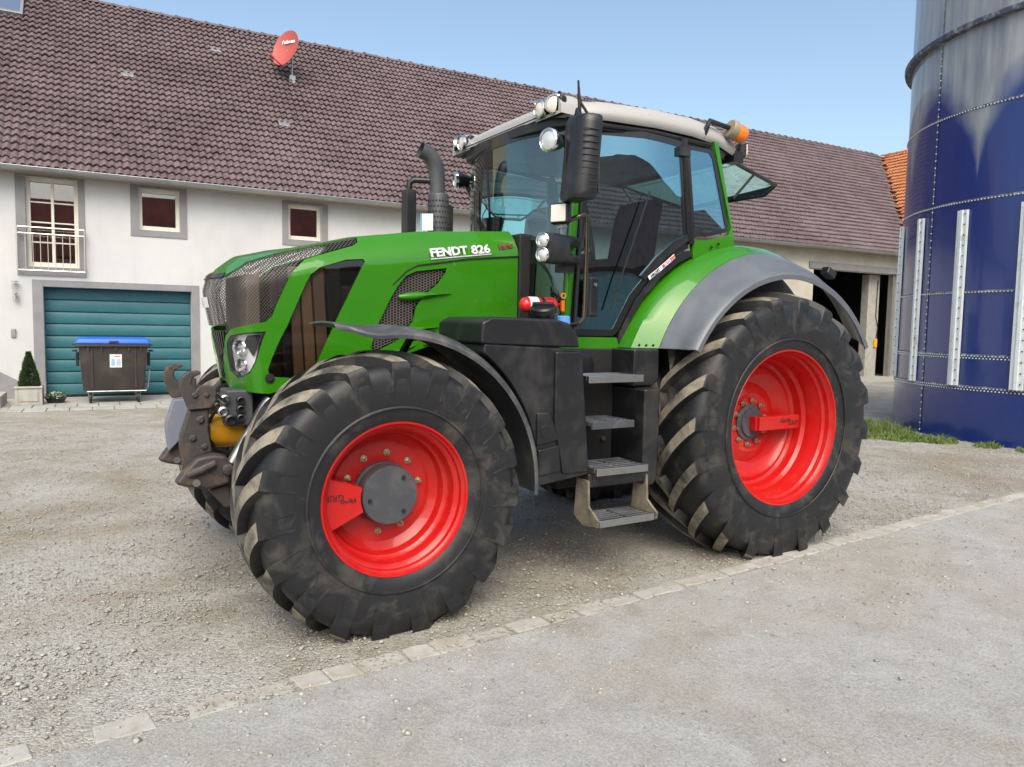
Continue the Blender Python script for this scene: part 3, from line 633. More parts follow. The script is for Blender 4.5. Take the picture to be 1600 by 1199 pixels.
for s in (-1, 1):
    MB().box((s*.60, -.1, .82), (.05, .20, .26)).tube([(s*.60, -.1, .98), (s*.69, -.1, .98)], .02, 8).tube([(s*.64, -.30, 1.09), (s*.68, .2, 1.09)], .016, 8).build('lifting_trunnion', 'black_plastic', bn, bevel=.01)
for sx_ in (-1, 1):
    for sy_ in (-1, 1):
        x, y = sx_*.40, sy_*.27; cs = MB().box((x, y, .215), (.12, .10, .03)).box((x-.035, y, .15), (.008, .07, .13)).box((x+.035, y, .15), (.008, .07, .13)).build('caster', 'steel', bn)
        MB().lathe([(.0, -.022), (.085, -.022), (.095, -.012), (.095, .012), (.085, .022), (0, .022)], (x, y-.03, .097), 'x', 20).build('caster_wheel', 'rubber', cs)
MB().tube([(.54, -.36, .25), (.565, -.40, .28), (.60, -.43, .62)], .012, 8).tube([(-.45, -.37, .225), (.54, -.37, .225)], .013, 8).build('frame_bar', 'steel', bn)
st = MB().box((.03, -.435, .80), (.20, .008, .25), Matrix.Rotation(.135, 3, 'X')).build('notice', 'sticker_white', bn, smooth=0)
mat('print_blue', (.28, .50, .78), .5); mat('print_grey', (.50, .53, .62), .5)
MB().box((-.015, -.4405, .775), (.06, .004, .12), Matrix.Rotation(.135, 3, 'X')).build('printed_field', 'print_blue', st, smooth=0); MB().box((.075, -.4405, .775), (.07, .004, .12), Matrix.Rotation(.135, 3, 'X')).build('printed_field', 'print_grey', st, smooth=0)
MB().box((.05, -.454, .885), (.10, .004, .014), Matrix.Rotation(.135, 3, 'X')).build('printed_line', 'sticker_red', st, smooth=0)
# ---- stone planters with clipped conifers
mat('conifer', (.030, .062, .016), .8, var=.6, vscale=9, mode='World'); mat('bark', (.07, .05, .035), .9); mat('flower_white', (.80, .80, .76), .7); mat('leaf', (.05, .10, .03), .7, var=.4, vscale=12)
def leaf_cloud(name, pts, nr, size, mt_, par):
    V = []; F = []
    for p_, nn in zip(pts, nr):
        nn = Vector(nn).normalized(); t = nn.orthogonal().normalized(); t.rotate(Matrix.Rotation(random.uniform(0, 6.28), 3, nn)); bi = nn.cross(t); s = size*random.uniform(.6, 1.4); o = len(V); p_ = Vector(p_)
        V += [p_-t*s*.45, p_+nn*s*.6+bi*s*.2, p_+t*s*.45, p_+nn*s*1.3]; F += [(o, o+1, o+2), (o+1, o+3, o+2)]
    me = bpy.data.meshes.new(name); me.from_pydata(V, [], F); me.materials.append(M[mt_]); o = bpy.data.objects.new(name, me); COL.objects.link(o); o.parent = par; o['kind'] = 'stuff'; return o
def topiary(loc, hgt, rad, label, plabel, bow=0.):
    pt = empty('stone_planter', loc, TH); tag(pt, plabel, 'planter', 'stone planters by the garage')
    mb = MB(); w_ = .21
    for (x, y, sx_, sy_) in ((-w_+.025, 0, .05, 2*w_), (w_-.025, 0, .05, 2*w_), (0, -w_+.025, 2*w_-.1, .05), (0, w_-.025, 2*w_-.1, .05)): mb.box((x, y, .18), (sx_, sy_, .34))
    mb.build('box', 'concrete', pt, bevel=.008); MB().box((0, 0, .30), (.33, .33, .04)).build('soil', 'bark', pt, smooth=0)
    mb = MB(); mb.box((0, -w_-.008, .18), (.28, .012, .20)); mb.box((0, -w_-.008, .335), (.44, .03, .035)); mb.build('moulding', 'concrete', pt, bevel=.006)
    tr = empty('topiary_tree', (loc[0], loc[1], .32)); tag(tr, label, 'tree', 'clipped conifers in the stone planters')
    MB().tube([(0, 0, 0), (0, 0, hgt*.8)], [.025, .01], 8).build('trunk', 'bark', tr)
    pts = []; nr = []
    for _ in range(5200):
        t = random.random()**1.35; a = random.uniform(0, 6.283); tier = 1-.26*abs(math.sin(t*9.5))*t; r0 = rad*(1-t**1.5*.93)*tier*random.uniform(.78, 1.04)
        pts.append((r0*math.cos(a)+bow*t*t, r0*math.sin(a), .02+hgt*t)); nr.append((math.cos(a), math.sin(a), .9))
    leaf_cloud('crown', pts, nr, .028, 'conifer', tr)
topiary(at_house(-1.83, -1.15), .62, .16, 'small clipped cone conifer left of the garage', 'grey stone planter left of the garage')
topiary(at_house(1.62, -.9), .78, .17, 'small clipped cone conifer right of the garage behind the tractor', 'grey stone planter right of the garage behind the tractor')
fb = empty('flower_bowl', at_house(-1.43, -1.02), TH); tag(fb, 'low dark bowl of white flowers beside the stone planter', 'flower pot')
MB().lathe([(0, 0), (.12, 0), (.17, .09), (.175, .10), (.15, .10), (0, .09)], axis='z', n_=28).build('bowl', 'black_plastic', fb)
pts = [(random.gauss(0, .075), random.gauss(0, .07), .10+random.random()*.09) for _ in range(700)]; leaf_cloud('foliage', pts, [(random.gauss(0, 1), random.gauss(0, 1), 1) for _ in pts], .03, 'leaf', fb)
mb = MB()
for _ in range(90):
    x, y = random.gauss(0, .085), random.gauss(0, .075); mb.lathe([(.0, 0), (.016, .004), (.02, .012), (.006, .014)], (x, y, .16+random.random()*.05-(x*x+y*y)*3), 'z', 6)
mb.build('blossoms', 'flower_white', fb)['kind'] = 'stuff'
bx = empty('raised_bed', at_house(-2.62, -1.25), TH); tag(bx, 'low stone edged flower bed at the left end of the wall', 'flower bed')
mb = MB(); mb.box((-.75, -.55, .10), (2.1, .14, .22)); mb.box((.33, .05, .10), (.14, 1.05, .22)); mb.build('edging', 'concrete', bx, bevel=.015); MB().box((-.75, .05, .13), (2.0, 1.05, .1)).build('soil', 'bark', bx, smooth=0)
pts = [(random.uniform(-1.6, .22), random.uniform(-.42, .5), .18+random.random()*.10) for _ in range(1500)]; leaf_cloud('plants', pts, [(random.gauss(0, .7), random.gauss(0, .7), 1) for _ in pts], .04, 'leaf', bx)
mb = MB()
for _ in range(160): mb.lathe([(0, 0), (.02, .004), (.024, .014), (.006, .016)], (random.uniform(-1.5, .2), random.uniform(-.45, .3), .22+random.random()*.07), 'z', 6)
mb.build('blossoms', 'flower_white', bx)['kind'] = 'stuff'
# ---- grass at the foot of the silo
def grass(name, blobs, nb, label):
    V = []; F = []
    for (x, y, rx, ry, dens, hh) in blobs:
        for _ in range(int(nb*dens)):
            a = random.uniform(0, 6.283); q = math.sqrt(random.random()); px_, py_ = x+rx*q*math.cos(a), y+ry*q*math.sin(a)
            if math.hypot(px_-SX, py_-SYc) < SR+.02: continue
            h_ = hh*random.uniform(.3, 1.3)*(1.25-q*.8)*(.35+.9*abs(math.sin(px_*9+3*math.sin(py_*7)))); t = random.uniform(0, 6.283); dx, dy = math.cos(t)*.009, math.sin(t)*.009; lx, ly = random.gauss(0, .35)*h_, random.gauss(0, .35)*h_; o = len(V)
            V += [(px_-dx, py_-dy, -.01), (px_+dx, py_+dy, -.01), (px_+lx*.4+dx*.7, py_+ly*.4+dy*.7, h_*.6), (px_+lx*.4-dx*.7, py_+ly*.4-dy*.7, h_*.6), (px_+lx, py_+ly, h_)]
            F += [(o, o+1, o+2, o+3), (o+3, o+2, o+4)]
    me = bpy.data.meshes.new(name); me.from_pydata(V, [], F); me.materials.append(M['grass']); o = bpy.data.objects.new(name, me); COL.objects.link(o); return tag(o, label, 'grass', kind='stuff')
grass('grass_patch', [(6.55, 1.75, .42, .30, 1.2, .10), (7.0, 2.35, .45, .35, 1., .14), (6.75, 1.35, .30, .25, .5, .09), (7.5, 3.0, .4, .3, .7, .10), (6.95, .75, .28, .16, .35, .07), (7.1, .25, .3, .18, .25, .06), (6.3, 2.1, .4, .25, .4, .05)], 1700, 'green grass tuft growing at the foot of the blue silo')
# ================================================================== TRACTOR
T = empty('tractor', (0, 0, 0)); tag(T, 'big green farm tractor with red wheels and pale cab roof parked on gravel', 'tractor')
# ---------------------------------------------------------------- wheels
def tyre_mesh(R0, wd, rim_r, rim_hw, nl, lug, zc, delta):
    mb = MB(); hw = wd/2; rc = R0-lug
    prof = [(rim_r-.005, -rim_hw+.004), (rim_r+.012, -rim_hw-.012), (rim_r+.05, -hw*.93), (rim_r+(rc-rim_r)*.45, -hw), (rim_r+(rc-rim_r)*.70, -hw*.995), (rc-.060, -hw*.965), (rc-.026, -hw*.90), (rc-.008, -hw*.70), (rc, 0)]
    prof = prof+[(a, -h_) for a, h_ in prof[-2::-1]]; mb.lathe(prof, n_=120)
    for rb in (rim_r+.075,):       # raised rings on the side wall
        for sg in (-1, 1):
            hh = sg*(hw*.965 if rb < rim_r+.1 else hw*.995); mb.lathe([(rb-.006, hh), (rb-.002, hh+sg*.006), (rb+.004, hh+sg*.006), (rb+.010, hh)], n_=120)
    for sg in (-1, 1):
        for k_ in range(nl):
            th0 = 2*math.pi*(k_+(.5 if sg > 0 else 0))/nl; st = []
            for i in range(9):
                t = i/8; y = sg*(-.025+t*(hw*.955+.025)); th = th0-delta*(t**.85); top = R0-.046*t**3.5; bot = rc-.03-.07*t**4
                st.append((y, th, top, bot, .066-.006*t, .044+.004*t))
            y, th, top, bot, a_, b_ = st[-1]
            st.append((sg*hw*.995, th-.008, top-.020, bot-.03, .064, .054)); st.append((sg*hw*1.006, th-.012, top-.042, bot-.05, .062, .050)); st.append((sg*hw*1.008, th-.016, top-.066, bot-.065, .054, .042)); st.append((sg*hw*.985, th-.018, top-.092, bot-.07, .040, .026))
            rows_ = []
            for (y, th, top, bot, a_, b_) in st:
                row_ = []
                for (rr_, dw) in ((bot, -a_), (top, -b_), (top, b_), (bot, a_)):
                    an = th+dw/R0; row_.append((rr_*math.cos(an), y, rr_*math.sin(an)))
                rows_.append(row_)
            V = [q for r2_ in rows_ for q in r2_]; F = []; ms = []
            for i in range(len(rows_)-1):
                for j_ in range(3): F.append((i*4+j_, i*4+j_+1, (i+1)*4+j_+1, (i+1)*4+j_)); ms.append(1 if (j_ == 1 and i < 8) else 0)
            F.append((0, 1, 2, 3)); ms.append(0); e = 4*(len(rows_)-1); F.append((e, e+1, e+2, e+3)); ms.append(0)
            o = len(mb.v); mb.v += V; mb.f += [tuple(o+i for i in q) for q in F]; mb.m += ms
    out = []
    for (x, y, z) in mb.v:                                # flattened where it carries the load
        lim = -zc-.002
        if z < -zc+.20: z -= .020*((-zc+.20-z)/.20 if z > -zc else 1)
        if z < lim: z = lim+(z-lim)*.06
        if z < -zc+.25: y *= 1+.02*((-zc+.25-z)/.25)
        out.append((x, y, z))
    mb.v = out; return mb
def bolt_ring(par, n_, rad, h_, s, skip=(), ph=0.):
    o0 = None
    for i in range(n_):
        if i in skip: continue
        a = ph+2*math.pi*i/n_
        if o0 is None:
            o0 = MB().lathe([(0, -.034), (s*.55, -.034), (s*.55, -.018), (s, -.016), (s, -.006), (s*1.5, -.004), (s*1.5, .004)], n_=6, axis='y').build('wheel_bolt', 'bolt', par, smooth=20); o = o0
        else: o = o0.copy(); COL.objects.link(o)
        o.location = (rad*math.cos(a), h_, rad*math.sin(a)); o.rotation_euler = (0, random.uniform(0, 1), 0)
def wheel(name, x, y, zc, spec, far):
    rim = spec['rim'].lathe if False else None
    mb = MB(); mb.lathe(spec['prof'], n_=96); wo_ = mb.build(name, 'red', T, smooth=28, thick=.0); wo_.location = (x, y, zc)
    if far: wo_.rotation_euler = (0, 0, math.pi)
    me_ = spec.get('tyre_me')
    if me_ is None:
        to = tyre_mesh(*spec['tyre'], zc, spec['delta']).build('tyre', ['rubber', 'lug_face'], wo_, smooth=48); spec['tyre_me'] = to.data
    else:
        mm = me_.copy()
        for v_ in mm.vertices: v_.co.x = -v_.co.x        # the far wheel is turned round: keep the tread running the same way
        mm.flip_normals(); to = bpy.data.objects.new('tyre', mm); COL.objects.link(to); to.parent = wo_
    return wo_
FR = dict(tyre=(.760, .545, .402, .232, 19, .052), delta=.40,
          prof=[(.392, .236), (.40, .232), (.398, .20), (.375, .19), (.36, .12), (.33, .10), (.325, .03), (.18, .03), (.16, .02), (.0, .02), (.0, .0), (.16, .0), (.20, -.012), (.275, -.006), (.30, -.02), (.318, -.035), (.326, -.06), (.328, -.085), (.345, -.098), (.352, -.112), (.352, -.165), (.362, -.178), (.374, -.186), (.376, -.212), (.388, -.222), (.394, -.236), (.402, -.238), (.407, -.232), (.402, -.22)])
RE = dict(tyre=(.972, .655, .556, .286, 20, .056), delta=.40,
          prof=[(.545, .292), (.555, .288), (.55, .25), (.52, .24), (.50, .14), (.46, .12), (.455, .09), (.20, .10), (.12, .085), (.0, .085), (.0, .06), (.12, .06), (.19, .055), (.22, .045), (.30, .075), (.36, .06), (.405, .030), (.412, .02), (.44, .025), (.46, .01), (.468, -.05), (.488, -.075), (.494, -.155), (.508, -.178), (.510, -.20), (.524, -.218), (.528, -.25), (.541, -.268), (.547, -.288), (.556, -.291), (.562, -.284), (.556, -.27)])
ZF, ZRr = .700, .912
fw = wheel('front_wheel', -2.95, -1.0, ZF, FR, False); wheel('front_wheel', -2.95, 1.0, ZF, FR, True)
rw = wheel('rear_wheel', 0, -.975, ZRr, RE, False); wheel('rear_wheel', 0, .975, ZRr, RE, True)
# front hub, bolts and tyre-pressure cover
MB().lathe([(.165, .0), (.165, -.03), (.155, -.04), (.155, -.125), (.150, -.132), (0, -.134)], n_=48).build('hub', 'hub_grey', fw, smooth=30)
for a in (.9, 3.3, 5.4): MB().lathe([(0, -.006), (.010, -.006), (.012, 0)], (.115*math.cos(a), -.134, .115*math.sin(a)), n_=10).build('hub_plug', 'black_matt', fw)
bolt_ring(fw, 10, .213, -.012, .0135, (9, 5, 6), .2)
def sector(r0, r1, a0, a1, y0, y1, n_=8):
    o_ = [(r0*math.cos(a0+(a1-a0)*i/n_), r0*math.sin(a0+(a1-a0)*i/n_)) for i in range(n_+1)]; p_ = [(r1*math.cos(a1+(a0-a1)*i/n_), r1*math.sin(a1+(a0-a1)*i/n_)) for i in range(n_+1)]
    return o_+p_
cv_ = MB().prism(sector(.165, .368, R_(160), R_(205), 0, 0), -.145, -.125, 'y').build('valve_cover', 'red', fw, bevel=.006)
mb = MB()
for a in (R_(161), R_(204)): mb.add([(r_*math.cos(a), y, r_*math.sin(a)) for r_ in (.17, .36) for y in (-.13, -.02)], [(0, 1, 3, 2)])
mb.build('cover_side', 'red', cv_, smooth=0, thick=.006)
text('lettering', 'Vario', .040, 'ink', cv_, (-.185, -.147, .012), (-1, 0, -.08), (0, 0, -1), .0008, shear=.35); text('lettering', 'GRIP', .048, 'ink', cv_, (-.255, -.147, .036), (-1, 0, 0), (0, 0, -1), .0008)
# rear hub, bolts and pressure bar
MB().lathe([(.135, .058), (.135, .045), (.11, .035), (.105, .02), (0, .015)], n_=40).build('hub', 'hub_grey', rw, smooth=30)
bolt_ring(rw, 10, .165, .045, .014, (), .2)
br = MB().box((.20, -.045, .0), (.44, .05, .105)).build('valve_bar', 'red', rw, bevel=.008)
MB().box((.0, .0, .0), (.07, .09, .105)).build('bar_foot', 'red', br, bevel=.006)
text('lettering', 'Vario', .055, 'ink', br, (.195, -.0715, -.005), (1, 0, .06), (0, 0, 1), .0008, shear=.35); text('lettering', 'GRIP', .050, 'ink', br, (.30, -.0715, -.022), (1, 0, 0), (0, 0, 1), .0008)
# ---------------------------------------------------------------- hood
ZE = [(1.73, 2.25), (2.45, 2.19), (2.84, 2.13), (3.07, 2.07), (3.33, 2.0), (3.65, 1.88), (3.75, 1.85), (4.1, 1.85)]
ZB = [(1.76, 2.07), (2.51, 1.97), (3.1, 1.90), (3.6, 1.74), (4.1, 1.72)]
def hood(s, z, out=0.):
    s0, rc = 3.50, .15
    if s <= s0: x, y, nx, ny = -s, -.43, 0, 1
    elif s <= s0+rc*math.pi/2:
        f_ = (s-s0)/rc; x = -3.5-rc*math.sin(f_); y = -.28-rc*math.cos(f_); nx, ny = math.sin(f_), math.cos(f_)
    else:
        y = min(-.28+(s-s0-rc*math.pi/2), 0.); x = -3.65-.05*(1-(y/.28)**2); nx, ny = 1, 0
    zb, ze = lerp_tab(ZB, s), lerp_tab(ZE, s); k = min(max((z-zb)/(ze-zb), 0), 1.2)
    ins = (.13 if s < 3.4 else .13-.09*min((s-3.4)/.35, 1))*k**2-out
    b_ = min(max((s-3.25)/.45, 0), 1); b_ = b_*b_*(3-2*b_)
    return (x+nx*ins+b_*.2*max(1.84-z, -.05), y+ny*ins, z)
def both(o): mirror_copy(o, o.parent); return o
def hskin(name, loops, mt_, out=0., thick=.012, par=None, mirror=True, step=.06):
    o = skin(name, loops, lambda s, z: hood(s, z, out), mt_, par or T, step=step, thick=thick); flip_to(o, (-.3, -1, 0))
    if mirror: both(o)
    return o
HEAD = [(3.79, 1.47), (3.73, 1.515), (3.58, 1.535), (3.44, 1.545), (3.48, 1.48), (3.54, 1.37), (3.60, 1.31), (3.68, 1.28), (3.75, 1.27), (3.82, 1.31), (3.815, 1.39)]
DARK = [(2.845, 1.985), (2.95, 1.975), (3.11, 1.92), (3.165, 1.875), (3.19, 1.83), (3.30, 1.58), (3.455, 1.325), (3.44, 1.295), (3.39, 1.285), (3.16, 1.27), (3.13, 1.36), (2.99, 1.66), (2.845, 1.95), (2.835, 1.97)]
VENT = [(2.29, 1.96), (2.37, 1.95), (2.50, 1.93), (2.57, 1.90), (2.62, 1.84), (2.67, 1.76), (2.75, 1.60), (2.80, 1.45), (2.76, 1.43), (2.62, 1.50), (2.52, 1.62), (2.50, 1.71), (2.45, 1.78), (2.35, 1.86), (2.30, 1.93)]
GREEN = [(1.76, 1.60), (2.04, 1.545), (2.28, 1.51), (2.6, 1.40), (2.95, 1.24), (3.15, 1.18), (3.32, 1.21), (3.47, 1.19), (3.57, 1.195), (3.88, 1.205), (3.93, 1.25), (3.88, 1.38), (3.78, 1.515), (3.71, 1.55), (3.55, 1.578), (3.43, 1.60), (3.395, 1.63), (3.27, 1.885), (3.19, 1.962), (3.05, 2.012), (2.89, 2.065), (2.855, 2.09), (2.845, 2.127), (2.45, 2.19), (2.1, 2.2205), (1.76, 2.247)]
hs = hskin('hood_side', [GREEN, HEAD, DARK, VENT], 'green', thick=.014, step=.028)
MESHP = [(3.715, 1.552), (3.555, 1.58), (3.435, 1.602), (3.40, 1.632), (3.273, 1.89), (3.193, 1.965), (3.053, 2.016), (2.893, 2.069), (2.858, 2.094), (2.85, 2.128), (3.07, 2.069), (3.33, 1.999), (3.65, 1.879), (3.75, 1.85), (3.76, 1.70), (3.75, 1.56)]
hskin('side_grille', [MESHP], 'mesh_sheet', -.006, .0, step=.028)
hskin('side_screen', [DARK], 'tinted_panel', -.012, .0, step=.028)
ng = hskin('nose_grille', [[(3.757, 1.57), (3.767, 1.70), (3.757, 1.85), (4.0157, 1.85), (4.0157, 1.57)]], 'mesh_sheet', -.004, .006)
hskin('nose_frame', [[(3.745, 1.845), (4.0157, 1.845), (4.0157, 1.868), (3.745, 1.872)]], 'black_gloss', .004, .012)
lowf = hskin('nose_lower_grille', [[(3.785, 1.53), (4.0157, 1.53), (4.0157, 1.24), (3.94, 1.24), (3.89, 1.38)]], 'black_plastic', -.012, .01)
for i in range(7): hskin('grille_slat', [[(3.80+i*.032, 1.54), (3.812+i*.032, 1.54), (min(3.835+i*.028, 4.012), 1.26 if i > 2 else 1.40), (min(3.823+i*.028, 4.0), 1.26 if i > 2 else 1.40)]], 'black_gloss', .0, .012, lowf, mirror=False)
for z in (1.705,): hskin('nose_bar', [[(3.93, z-.03), (4.0157, z-.03), (4.0157, z+.03), (3.93, z+.03)]], 'badge_chrome', .006, .006)
# top sheet
mb = MB(); rows_ = []
for s in [1.76, 1.95, 2.2, 2.45, 2.7, 2.845, 3.07, 3.2, 3.33, 3.42, 3.5, 3.55, 3.6, 3.65, 3.7, 3.735, 3.78, 3.84, 3.90, 3.96, 4.0]:
    e = hood(s, lerp_tab(ZE, s)); cr = (.016+.040*min(max((s-3.15)/.4, 0), 1))*(1 if s < 3.5 else max(0, 1-((s-3.5)/.5157)**2))
    rows_.append([(e[0], e[1]*c_, e[2]-.002+cr*(1-c_*c_)) for c_ in [1-i/8 for i in range(17)]])
mb.grid(rows_); ht = mb.build('hood_top', 'green', T, smooth=50, thick=.012); flip_to(ht, (0, 0, 1))
hskin('hood_seam', [[(1.762, 2.070), (2.14, 2.029), (2.33, 1.996), (2.50, 1.966), (2.57, 1.93), (2.66, 1.84), (2.655, 1.835), (2.562, 1.924), (2.497, 1.957), (2.33, 1.986), (2.14, 2.018), (1.762, 2.058)]], 'ink', .0022, .002)
hskin('hood_upper_lip', [[(1.762, 2.072), (2.14, 2.031), (2.33, 1.998), (2.50, 1.968), (2.50, 1.985), (2.33, 2.02), (2.14, 2.055), (1.762, 2.10)]], 'green', .006, .008)
hskin('hood_lower_lip', [[(1.765, 1.60), (2.04, 1.545), (2.45, 1.47), (2.45, 1.50), (2.04, 1.575), (1.765, 1.63)]], 'green', .010, .012)
# fins over the vent
for (a0, z0, a1, z1) in ((2.62, 1.765, 2.26, 1.80), (2.72, 1.545, 2.34, 1.585), (2.82, 1.36, 2.50, 1.47)):
    mb = MB(); rows_ = []
    for i in range(9):
        t = i/8; s = a0+(a1-a0)*t; z = z0+(z1-z0)*t; wz = .030*math.sin(math.pi*min(t*1.25+.12, 1))**.7+.003; o1 = .018*math.sin(math.pi*t)**.6+.006
        rows_.append([hood(s, z-wz*.9, -.01), hood(s, z-wz*.55, o1*.7), hood(s, z, o1), hood(s, z+wz*.7, o1*.35), hood(s, z+wz*.8, -.01)])
    mb.grid(rows_); o = mb.build('vent_fin', 'green', T, smooth=60); flip_to(o, (0, -1, 0)); both(o)
hskin('vent_backing', [VENT], 'black_matt', -.045, .004)
def in_poly(x, z, L):
    c_ = False
    for i in range(len(L)):
        (x1, z1), (x2, z2) = L[i], L[i-1]
        if (z1 > z) != (z2 > z) and x < (x2-x1)*(z-z1)/(z2-z1)+x1: c_ = not c_
    return c_
mb = MB(); cw, ch = .027, .0165                                        # honeycomb wire
for i in range(40):
    for j_ in range(48):
        cx = 2.25+i*cw*.75; cz = 1.40+j_*ch+(ch/2 if i % 2 else 0); h6 = [(cx+cw*.5*math.cos(R_(60*q)), cz+ch*.577*math.sin(R_(60*q))) for q in range(6)]
        for q in (0, 1, 2):
            a, b_ = h6[q], h6[q+1]
            if in_poly(*a, VENT) and in_poly(*b_, VENT):
                dx, dz = b_[0]-a[0], b_[1]-a[1]; L = math.hypot(dx, dz); nx, nz = -dz/L*.0013, dx/L*.0013
                mb.add([hood(a[0]+nx, a[1]+nz, -.016), hood(b_[0]+nx, b_[1]+nz, -.016), hood(b_[0]-nx, b_[1]-nz, -.016), hood(a[0]-nx, a[1]-nz, -.016)], [(0, 1, 2, 3)])
hm_ = mb.build('vent_honeycomb', 'wire', T, smooth=0, recalc=False, thick=.004); hm_['kind'] = 'stuff'; flip_to(hm_, (0, -1, 0)); both(hm_)
# lettering on the hood
up = (0, .25, 1); X_ = (.45, 0, .062)
def ht_(t, z): return (-2.405+t, -.4355, z)
text('lettering', 'FENDT', .076, 'badge_chrome', T, (-2.41, -.440, 2.022), X_, up, .005, bold=.0022, sx=1.13, space=1.0)
text('lettering', '826', .078, 'badge_chrome', T, (-2.115, -.438, 2.060), X_, up, .005, bold=.0022, sx=1.18)
text('lettering', 'Vario', .055, 'badge_dark', T, (-1.915, -.424, 2.100), (.45, 0, .10), up, .003, shear=.4, bold=.0015)
MB().box((-2.19, -.438, 2.040), (.44, .006, .007), Matrix.Rotation(-.137, 3, 'Y')).build('badge_bar', 'badge_chrome', T, smooth=0)
# head lamps
hl = hskin('headlight', [HEAD], 'reflector', -.032, .004, mirror=False)
hskin('headlight_frame', [HEAD, [(3.68+(a-3.68)*.93, 1.41+(b_-1.41)*.93) for a, b_ in HEAD]], 'black_gloss', -.004, .03, hl, mirror=False)
c0 = Vector(hood(3.68, 1.435, -.03)); d_ = Vector((-.75, -.66, 0)).normalized(); q_ = d_.to_track_quat('Z', 'Y').to_matrix()
for (s_, z_, r_) in ((3.675, 1.445, .040), (3.71, 1.345, .036)):
    c0 = Vector(hood(s_, z_, -.038)); ln = MB().lathe([(r_*1.15, -.03), (r_*1.15, .03), (r_, .035), (r_*.97, .02)], c0, 'z', 24, rot=q_).build('lamp_ring', 'chrome', hl, smooth=30)
    MB().lathe([(r_*.97, .0), (r_*.8, .018), (r_*.45, .03), (0, .034)], c0, 'z', 24, rot=q_).build('projector_lens', 'lens_glass', hl, smooth=60)
hskin('reflector_wing', [[(3.47, 1.525), (3.58, 1.52), (3.62, 1.48), (3.56, 1.40), (3.52, 1.44)]], 'black_gloss', -.022, .004, hl, mirror=False)
hskin('headlight_cover', [HEAD], 'lens_glass', -.003, .0, hl, mirror=False)
for o in (hl,):
    m2 = mirror_copy(o, T)
    for ch_ in list(o.children): mirror_copy(ch_, m2)
MB().lathe([(0, -.012), (.014, -.012), (.014, 0), (.028, .0), (.028, .01)], (-3.40, -.435, 1.278), n_=18).build('hood_latch', 'black_matt', T)
# inside the hood
mb = MB(); mb.box((-3.46, 0, 1.62), (.08, .60, .50)); mb.build('radiator', 'radiator', T, bevel=.01)
mb = MB(); mb.box((-3.25, 0, 1.50), (.22, .58, .46)); mb.build('cooler', 'cavity', T, bevel=.02)
for (x, z, wd, mt_) in ((-3.30, 1.78, .16, 'black_plastic'), (-3.12, 1.7, .10, 'radiator'), (-3.02, 1.6, .07, 'steel')): MB().box((x, -.26, z), (wd, .18, .22)).build('engine_unit', mt_, T, bevel=.02)
for (x, wd, mt_) in ((-3.30, .05, 'black_plastic'), (-3.235, .06, 'radiator'), (-3.165, .065, 'beacon_base'), (-3.09, .07, 'radiator'), (-3.0, .09, 'black_plastic')): MB().box((x, -.36, 1.58), (wd, .05, .68), Matrix.Rotation(-.06, 3, 'Y')).build('screen_strip', mt_, T, bevel=.01)  # upright brown and black strips behind the side screen
MB().box((-2.4, 0, 1.38), (1.25, .56, .9)).build('engine_block', 'cavity', T, bevel=.03)
MB().box((-1.70, 0, 1.85), (.10, .86, .75)).build('bulkhead', 'black_matt', T, bevel=.02)
# ---------------------------------------------------------------- chassis and front linkage
MB().prism([(-3.5, .72), (-3.5, 1.20), (-2.9, 1.22), (-1.6, 1.05), (.45, 1.15), (.55, .95), (.45, .55), (-1.5, .50), (-2.4, .62)], -.27, .27, 'y').build('chassis', 'cavity', T, bevel=.03)
MB().tube([(-2.95, -.80, .70), (-2.95, .80, .70)], [.12, .12], 16).box((-2.95, 0, .68), (.34, .8, .26)).build('front_axle', 'rust_iron', T, bevel=.02)
MB().tube([(0, -.9, .91), (0, -.4, .91), (0, .4, .91), (0, .9, .91)], [.13, .20, .20, .13], 18).build('rear_axle', 'cavity', T)
MB().tube([(-2.75, -.70, .95), (-2.75, .70, .95)], .035, 10).tube([(-2.8, -.5, .55), (-2.1, -.45, .62)], .05, 10).build('steering_rod', 'steel', T)
HOOK = [(-3.864, 1.224), (-3.856, 1.290), (-3.818, 1.322), (-3.757, 1.322), (-3.757, 1.307), (-3.80, 1.285), (-3.808, 1.253), (-3.784, 1.216), (-3.763, 1.243), (-3.676, 1.235), (-3.676, 1.160), (-3.703, 1.116), (-3.820, 1.109), (-3.840, 1.160)]
PLATE = [(-3.816, 1.106), (-3.714, 1.108), (-3.717, .994), (-3.700, .866), (-3.787, .843), (-3.848, .777), (-3.864, .906), (-3.862, .963)]
ARM = [(-3.905, .715), (-3.852, .786), (-3.792, .850), (-3.705, .865), (-3.639, .852), (-3.608, .795), (-3.617, .690), (-3.735, .667), (-3.850, .694)]
LOW = [(-3.725, .655), (-3.612, .685), (-3.605, .545), (-3.638, .546), (-3.672, .588)]
